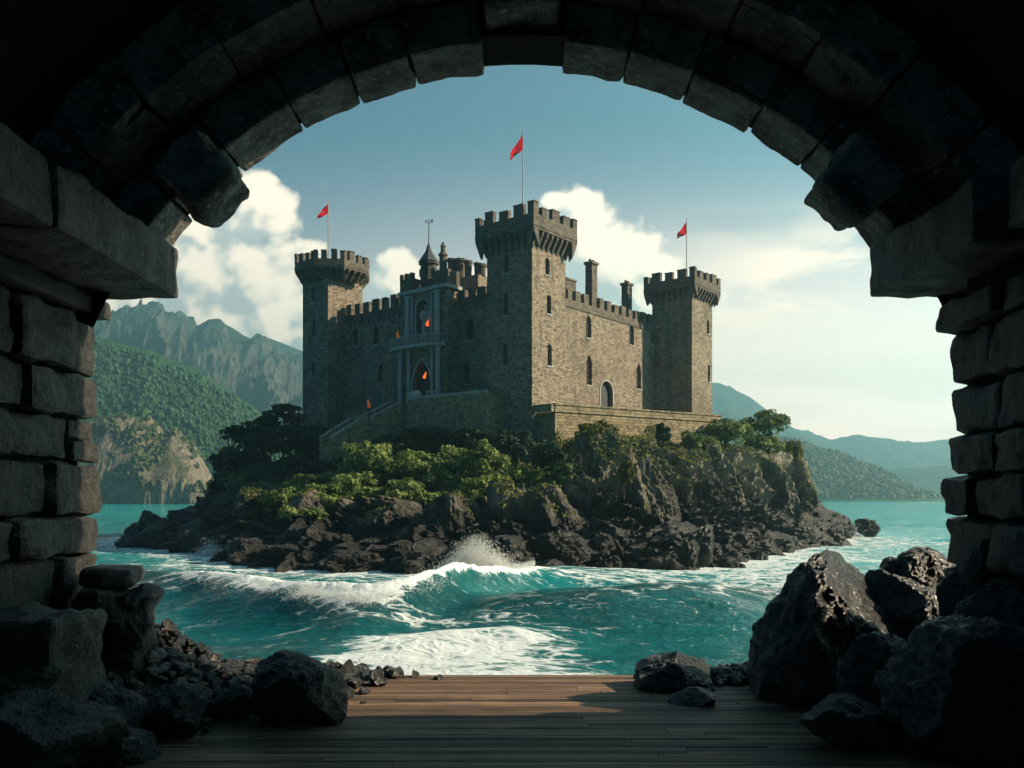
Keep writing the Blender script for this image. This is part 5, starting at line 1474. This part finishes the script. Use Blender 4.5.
def pier(side, ylast, label):
    mb = MB(); z = DZ - 0.3; xf = AX + side*(HW if side < 0 else 3.19); row = 0
    while z < IMP0-0.16:
        h = rr.uniform(0.30, 0.46)
        if z + h > IMP0-0.30: h = IMP0-0.155 - z
        y = 2.2 - rr.uniform(0, 0.5)
        yend = ylast + rr.uniform(-0.05, 0.05)
        while y < yend - 0.05:
            l = rr.uniform(0.35, 0.85)
            if yend - (y+l) < 0.28: l = yend - y
            if rr.random() < 0.12 and h > 0.34:
                parts = [(z, h*0.5), (z+h*0.5, h*0.5)]
            else: parts = [(z, h)]
            for zz0, hh in parts:
                prot = rr.uniform(-0.05, 0.06); dep = 0.6
                block(mb, ident((xf+side*(dep/2-prot), y+l/2, zz0+hh/2), EX, EY, EZ), (dep, l-0.02, hh-0.018), (6, max(8, int(l*24)), max(7, int(hh*24))), min(0.055, hh*0.16), 0.045, 3.2, rr.uniform(0, 90))
            y += l
        z += h; row += 1
    # solid core behind the facing stones
    mb.box((xf+side*0.14, -4.5, DZ-4.5) if side > 0 else (xf-0.14-1.5, -4.5, DZ-4.5), (1.5, 0, 0), (0, ylast+4.42, 0), (0, 0, IMP1-DZ+4.5), 1)
    mb.box((xf+side*0.9 if side > 0 else xf-0.9-1.2, -4.5, IMP1), (1.2, 0, 0), (0, 10.6, 0), (0, 0, 3.2), 1)   # unseen walls behind us, added to block sun; left roofless for skylight
    p = mb.build('pier', [M['block'], M['dark_wall']], arch); p['label'] = label
    return p


pier(-1, 7.12, 'left pier of rough dark blocks, its edge catching the sun'); pier(1, 6.48, 'right pier of rough blocks in shadow')


def imposts(side, segs):
    for (y0, y1, proj) in segs:
        mb = MB(); xi = AX+side*(HW-proj); xo = AX+side*(HW+0.5); w = abs(xo-xi)
        block(mb, ident(((xi+xo)/2, (y0+y1)/2, (IMP0+IMP1)/2), EX, EY, EZ), (w, y1-y0-0.015, IMP1-IMP0), (16, int((y1-y0)*22), 11), 0.03, 0.028, 3.0, rr.uniform(0, 90))
        mb.build('impost', M['impost'], arch)
    mb = MB(); xi = AX+side*(HW-0.12); xo = AX+side*(HW+0.5)
    ye = 7.08 if side < 0 else 6.46
    block(mb, ident(((xi+xo)/2, (2.2+ye)/2, IMP0-0.085), EX, EY, EZ), (abs(xo-xi), ye-2.2, 0.15), (8, 90, 5), 0.02, 0.02, 3.0, 4.0)
    mb.build('impost_moulding', M['block'], arch)


imposts(-1, [(1.9, 3.6, 0.70), (3.6, 5.12, 0.70), (5.12, 7.0, 0.72)])
imposts(1, [(1.9, 3.7, 0.70), (3.72, 5.2, 0.62), (5.4, 6.98, 0.70)])


def arch_map(r, y0, th):
    # local x runs along the arc, y along the passage, z outwards
    return lambda q: np.stack([AX+(r+q[:, 2])*np.cos(th+q[:, 0]/r), y0+q[:, 1], AZC+(r+q[:, 2])*np.sin(th+q[:, 0]/r)], -1)


AZC = EYE-0.13                                              # centre of the arch rings
def ring(rin, thick, ya, yb, n, th0, th1, amp, name, rad=0.03, skip=()):
    cuts = np.linspace(th0, th1, n+1); cuts[1:-1] += np.array([rr.uniform(-0.018, 0.018) for _ in range(n-1)])
    for i in range(n):
        if i in skip: continue
        a, b = cuts[i], cuts[i+1]; dr = rr.uniform(-0.035, 0.03); rm = rin+thick/2+dr; dy = rr.uniform(-0.03, 0.03)
        mb = MB(); L = (b-a)*rm-0.012
        block(mb, arch_map(rm, (ya+yb)/2+dy, (a+b)/2), (L, yb-ya, thick), (max(8, int(L*24)), 14, 10), rad, amp, 3.2, rr.uniform(0, 90))
        mb.build(name, M['ring'], arch)


spring = math.asin((IMP1-0.1-AZC)/3.66)
ring(3.66, 0.36, 6.66, 7.18, 13, spring-0.02, math.pi-spring+0.02, 0.022, 'voussoir', skip=(6,))
spring2 = math.asin((IMP1-0.1-AZC)/3.98)
ring(4.00, 0.40, 6.10, 6.64, 13, spring2-0.02, math.pi-spring2+0.02, 0.024, 'voussoir')
# keystone and the two heavy projecting stones near the springing
mb = MB(); block(mb, arch_map(4.05, 6.70, math.pi/2), (0.60, 0.76, 0.54), (16, 18, 16), 0.05, 0.04, 3.0, 7.7); k_ = mb.build('keystone', M['ring'], arch); k_['label'] = 'wedge shaped keystone at the crown of the arch'
for th, sd in ((math.radians(134.0), 3.3), (math.radians(44.8), 8.8)):
    mb = MB(); block(mb, arch_map(3.50, 6.46, th), (0.45, 0.50, 0.50), (22, 24, 22), 0.07, 0.06, 2.6, sd); k_ = mb.build('corbel_stone', M['ring'], arch)
    k_['label'] = 'heavy projecting stone low on the %s side of the arch' % ('left' if sd < 5 else 'right')
# vault, haunches and outer face: the solid mass round the opening
mb = MB(); nA = 40; ths = np.linspace(math.asin((IMP1-AZC)/4.45)-0.10, math.pi-math.asin((IMP1-AZC)/4.45)+0.10, nA)
Vv = []
for yv in (4.6, 4.9, 5.2, 5.5, 5.8, 6.08):
    for t_ in ths: Vv.append((AX+4.45*math.cos(t_), yv, AZC+4.45*math.sin(t_)))
mb.add(Vv, grid_faces(6, nA))
ring6 = [(AX+6.6*math.cos(t_), AZC+6.6*math.sin(t_)) for t_ in ths]; ring4 = [(AX+4.45*math.cos(t_), AZC+4.45*math.sin(t_)) for t_ in ths]
for i in range(nA-1): mb.poly([(ring4[i][0], 4.6, ring4[i][1]), (ring4[i+1][0], 4.6, ring4[i+1][1]), (ring6[i+1][0], 4.6, ring6[i+1][1]), (ring6[i][0], 4.6, ring6[i][1])])
ringp = [(AX+4.02*math.cos(t_), AZC+4.02*math.sin(t_)) for t_ in ths]; ringo = [(AX+4.9*math.cos(t_), AZC+4.9*math.sin(t_)) for t_ in ths]
for i in range(nA-1):                                       # front step of the nearer ring
    a, b, c, d = ringp[i], ringp[i+1], ringo[i+1], ringo[i]
    mb.poly([(a[0], 6.2, a[1]), (b[0], 6.2, b[1]), (c[0], 6.2, c[1]), (d[0], 6.2, d[1])])
    a, b = [(AX+3.72*math.cos(q), AZC+3.72*math.sin(q)) for q in (ths[i], ths[i+1])]
    mb.poly([(a[0], 6.80, a[1]), (b[0], 6.80, b[1]), (c[0], 6.80, c[1]), (d[0], 6.80, d[1])])
    a, b = ringp[i], ringp[i+1]
    mb.poly([(a[0], 7.1, a[1]), (b[0], 7.1, b[1]), (c[0], 7.1, c[1]), (d[0], 7.1, d[1])])
for r_, y0_, y1_ in ((3.72, 6.66, 7.12), (4.06, 6.18, 6.8)):          # mortar bed behind the ring stones
    for i in range(nA-1):
        a, b = [(AX+r_*math.cos(q), AZC+r_*math.sin(q)) for q in (ths[i], ths[i+1])]
        if min(a[1], b[1]) < IMP1-0.1: continue
        mb.poly([(a[0], y0_, a[1]), (b[0], y0_, b[1]), (b[0], y1_, b[1]), (a[0], y1_, a[1])])
mb.build('vault', M['dark_wall'], arch)
mb = MB()
mb.box((AX-9, 4.6, EYE+4.9), (18, 0, 0), (0, 2.52, 0), (0, 0, 2.5))
mb.box((AX-9, 6.75, -3.0), (9-HW-0.5, 0, 0), (0, 0.38, 0), (0, 0, EYE+8)); mb.box((AX+HW+0.5, 5.95, -3.0), (9-HW-0.5, 0, 0), (0, 0.38, 0), (0, 0, EYE+8))
mb.build('outer_wall', M['dark_wall'], arch)

# ------------------------------------------------------------------ deck of planks
mb = MB(); y = -4.4; rd = random.Random(21)
while y < 7.58:
    w = rd.uniform(0.05, 0.115)
    if y + w > 7.56: w = 7.60-y
    x = -4.2 - rd.uniform(0, 1.5)
    while x < 4.2:
        L = rd.uniform(2.2, 3.8); dz = rd.uniform(-0.0025, 0.0025); e = rd.uniform(-0.012, 0.012)*(y+w > 7.5)
        x1 = min(x+L, 4.3); x0 = max(x, -4.3)
        if x1-x0 > 0.1:
            bw_ = w-0.0016+e; tl = rd.uniform(-0.002, 0.002)
            V = []
            for (yy, zt_) in ((0, -0.002), (0.003, 0), (bw_-0.003, tl), (bw_, tl-0.002)):
                V += [(x0+0.003, y+0.004+yy, DZ+dz+zt_), (x1-0.003, y+0.004+yy, DZ+dz+zt_)]
            V += [(x0+0.003, y+0.004, DZ-0.06), (x1-0.003, y+0.004, DZ-0.06), (x0+0.003, y+0.004+bw_, DZ-0.06), (x1-0.003, y+0.004+bw_, DZ-0.06)]
            # one connected plank so that it reads as one board
            mb.add(V, [(0, 1, 3, 2), (2, 3, 5, 4), (4, 5, 7, 6), (8, 9, 1, 0), (6, 7, 11, 10), (10, 11, 9, 8)])
            mb.add([V[i] for i in (0, 2, 4, 6, 10, 8)], [(0, 1, 2, 3, 4, 5)]); mb.add([V[i] for i in (1, 3, 5, 7, 11, 9)], [(0, 1, 2, 3, 4, 5)])
        x += L
    y += w
tag(mb.build('wooden_deck', M['deck']), kind='structure')
mb = MB()
for yy in (-3, 0, 3, 5.6, 7.3): mb.box((-4.3, yy, DZ-0.30), (8.6, 0, 0), (0, 0.14, 0), (0, 0, 0.235))
tag(mb.build('deck_joists', M['deck']), kind='structure')


# rocky ledge that carries the passage
def ledge():
    nx, ny = 150, 110
    X, Y = np.meshgrid(np.linspace(-16, 16, nx), np.linspace(-6, 13, ny), indexing='xy')
    front = 8.3 + 1.6*np.clip(np.abs(X)-3.6, 0, 3)*0.5
    fx = np.abs(X-AX)
    z = np.where(fx < 4.2, DZ-0.5, DZ-0.15)
    fall = np.clip((Y-np.where(fx < 3.2, 7.0, 7.5+0.25*(fx-3.2)))/2.6, 0, 1)
    z = z - fall*7.5
    p = np.stack([X.ravel(), Y.ravel(), z.ravel()], -1)
    dsp = 0.35*(ridged(p/1.5, 4)-0.9)+0.1*fbm(p*2, 3)
    inside = ((fx < 4.4) & (Y < 7.55)).ravel()
    p[:, 2] += np.where(inside, -0.15+0.1*np.minimum(dsp, 0), dsp)
    m = MB(); m.add(p, grid_faces(ny, nx)); tag(m.build('rocky_ledge', M['wet_rock']), kind='structure')


ledge()

# ------------------------------------------------------------------ fallen blocks and boulders in the passage
def masonry(name, label, c, size, seed, rot=0.0, tilt=0.0, amp=0.05, n=(16, 16, 16)):
    m3 = Matrix.Rotation(rot, 3, 'Z') @ Matrix.Rotation(tilt, 3, 'Y'); a = np.array(m3)
    mb = MB(); block(mb, ident(c, a[:, 0], a[:, 1], a[:, 2]), size, n, 0.05, amp, 3.0, seed)
    return tag(mb.build(name, M['block'], origin=c), label, 'stone block', 'fallen blocks by the left pier')


masonry('stone_block', 'tallest broken stone block against the base of the left pier', (-3.22, 5.55, DZ+0.38), (0.86, 0.62, 0.92), 2.0, -0.10, 0.03, 0.06, (20, 18, 22))
masonry('stone_block', 'jagged warm lit block behind the tallest broken block, by the sea', (-3.08, 6.62, DZ+0.42), (0.55, 0.55, 0.95), 5.0, 0.2, 0.10, 0.10, (18, 18, 24))
masonry('stone_block', 'small flat stone lying on top of the jagged warm lit block', (-3.12, 6.66, DZ+0.965), (0.40, 0.40, 0.15), 9.0, 0.1, 0.02, 0.03, (14, 14, 8))
FAC = {57: [(0.50, -0.42, 0.76, 0.62), (-0.72, -0.25, 0.62, 0.72), (0.15, -0.95, 0.45, 0.66), (-0.35, -0.9, 0.2, 0.8), (0.75, -0.6, 0.1, 0.8), (-1, 0, 0, 0.92), (1, 0, -0.05, 0.92), (0, 1, 0.2, 0.8), (0, 0, -1, 0.8), (-0.5, 0.6, 0.5, 0.75), (-0.1, -0.3, 0.95, 0.80), (0.5, -0.5, -0.6, 0.85), (-0.6, -0.5, -0.5, 0.9)],
       41: [(0.62, -0.5, 0.6, 0.60), (-0.6, -0.2, 0.75, 0.66), (-0.2, -0.95, 0.3, 0.7), (0.5, -0.8, 0.2, 0.75), (-1, 0, 0.1, 0.95), (1, 0, 0, 0.9), (0, 1, 0.3, 0.8), (0, 0, -1, 0.8), (0.2, 0.3, 0.95, 0.85)]}
RK = [  # label, x, y, depth, half width px, half height px, seed
 ('large black boulder standing alone on the left of the deck', 293, 701, 6.05, 41, 37, 31),
 ('black boulder between the rubble and the deck, left of the large lone boulder', 172, 718, 5.75, 34, 32, 32),
 ('small upright black stone at the sea edge of the deck, left one of the pair', 331, 675, 7.3, 10, 12, 33),
 ('small round black stone at the sea edge of the deck, right one of the pair', 346, 674, 7.3, 11, 11, 34),
 ('black stone half buried in the rubble next to the large lone boulder', 232, 706, 6.1, 22, 17, 35),
 ('low black boulder in the bottom left corner nearest the viewer', 40, 745, 4.9, 62, 48, 36),
 ('black boulder in front of the tallest broken block', 118, 716, 5.5, 30, 30, 37),
 ('flat black rock at the bottom edge between two left boulders', 122, 748, 5.15, 32, 22, 38),
 ('dark boulder leaning on the left pier base', 26, 700, 5.2, 44, 38, 39),
 ('biggest boulder, tall and dark with a sunlit top, right of the deck', 829, 648, 6.72, 67, 84, 57),
 ('medium dark rock with a sunlit flank on the sea edge of the deck', 675, 674, 7.1, 34, 20, 41),
 ('small dark wedge of rock in front of the medium rock on the deck', 696, 703, 6.55, 20, 11, 42),
 ('dark boulder behind the biggest boulder towards the right pier', 898, 630, 6.9, 42, 50, 43),
 ('rough dark rock at the foot of the right pier, seaward', 922, 585, 7.35, 26, 28, 44),
 ('tall black rock against the right pier', 985, 600, 6.1, 44, 62, 45),
 ('huge black boulder in the bottom right corner', 972, 705, 5.2, 78, 64, 46),
 ('black rock between the biggest boulder and the corner boulder', 885, 690, 5.95, 46, 42, 47),
 ('low black rock in front of the biggest boulder', 850, 727, 5.45, 44, 24, 48),
 ('black boulder high at the right edge above the corner boulder', 1012, 640, 5.5, 50, 52, 49),
 ('small knobby rock between the biggest boulder and the right pier', 893, 577, 7.4, 15, 15, 50),
]
for (lb, x, y, Y, wp, hp, sd) in RK:
    c = P(x, y, Y); mb = MB()
    wx, hz = wp*Y/F, hp*Y/F
    rock(mb, c, (wx*1.12, wx*0.95, hz*1.14), sd, 6, 15, 0.075, facets=FAC.get(sd))
    tag(mb.build('boulder', M['wet_rock'], origin=c), lb, 'rock', 'boulders in the archway')


def rubble(name, label, spots, n, seed, smin, smax):
    """a heap of pebbles and broken stone; spots: (x, y, spread x, spread y, heap height)"""
    rs = np.random.RandomState(seed); mb = MB(); d, f = ico(2)
    for k in range(n):
        sx, sy, ax, ay, hh = spots[rs.randint(len(spots))]
        u, v = rs.normal(size=2)*0.5; q = math.exp(-(u*u+v*v)*1.4)
        s = rs.uniform(smin, smax); c = np.array((sx+u*ax, sy+v*ay, DZ+s*0.3+hh*q*rs.uniform(0.55, 1.0)))
        nn = rs.normal(size=(9, 3)); nn /= np.linalg.norm(nn, axis=1)[:, None]; hk = rs.uniform(0.55, 1, 9)
        dots = d @ nn.T; r_ = np.minimum(np.min(np.where(dots > 0.05, hk/np.maximum(dots, 0.05), 9), axis=1), 1.2)
        mb.add(d*r_[:, None]*s*rs.uniform(0.7, 1.25, 3)+c, f)
    return tag(mb.build(name, M['wet_rock']), label, 'rubble', None, 'stuff')


rubble('rock_rubble', 'heap of small glossy black stones beside the left pier', [(-3.0, 7.0, 0.7, 0.6, 0.55), (-2.7, 6.6, 0.6, 0.7, 0.35), (-2.3, 6.7, 0.7, 0.5, 0.2), (-2.1, 7.35, 0.9, 0.3, 0.14), (-3.1, 6.2, 0.5, 0.6, 0.3), (-3.3, 5.2, 0.5, 0.6, 0.15)], 3400, 8, 0.018, 0.062)
rubble('rock_rubble', 'scatter of small black stones at the sea edge near the right boulder', [(1.9, 7.4, 0.55, 0.16, 0.08), (2.3, 7.35, 0.5, 0.2, 0.12), (3.0, 7.1, 0.6, 0.6, 0.3), (3.1, 6.2, 0.5, 0.7, 0.25)], 1100, 9, 0.018, 0.06)

# ------------------------------------------------------------------ haze
def haze():
    mb = MB(); mb.box((-1800, -90, -7.5), (3600, 0, 0), (0, 2900, 0), (0, 0, 420))
    m = bpy.data.materials.new('sea_air'); m.use_nodes = True; t = NT(m.node_tree); m.node_tree.nodes.clear()
    o = t.n('ShaderNodeOutputMaterial'); v = t.n('ShaderNodeVolumePrincipled')
    v.inputs['Color'].default_value = (0.38, 0.84, 1.0, 1); v.inputs['Density'].default_value = 0.00049; v.inputs['Anisotropy'].default_value = 0.55
    m.node_tree.links.new(v.outputs[0], o.inputs['Volume'])
    h = mb.build('haze', m); tag(h, kind='stuff'); h['label'] = 'pale sea haze filling the air'; h['category'] = 'haze'


haze()
for o_ in list(bpy.data.objects):
    if '_o' in o_: del o_['_o']
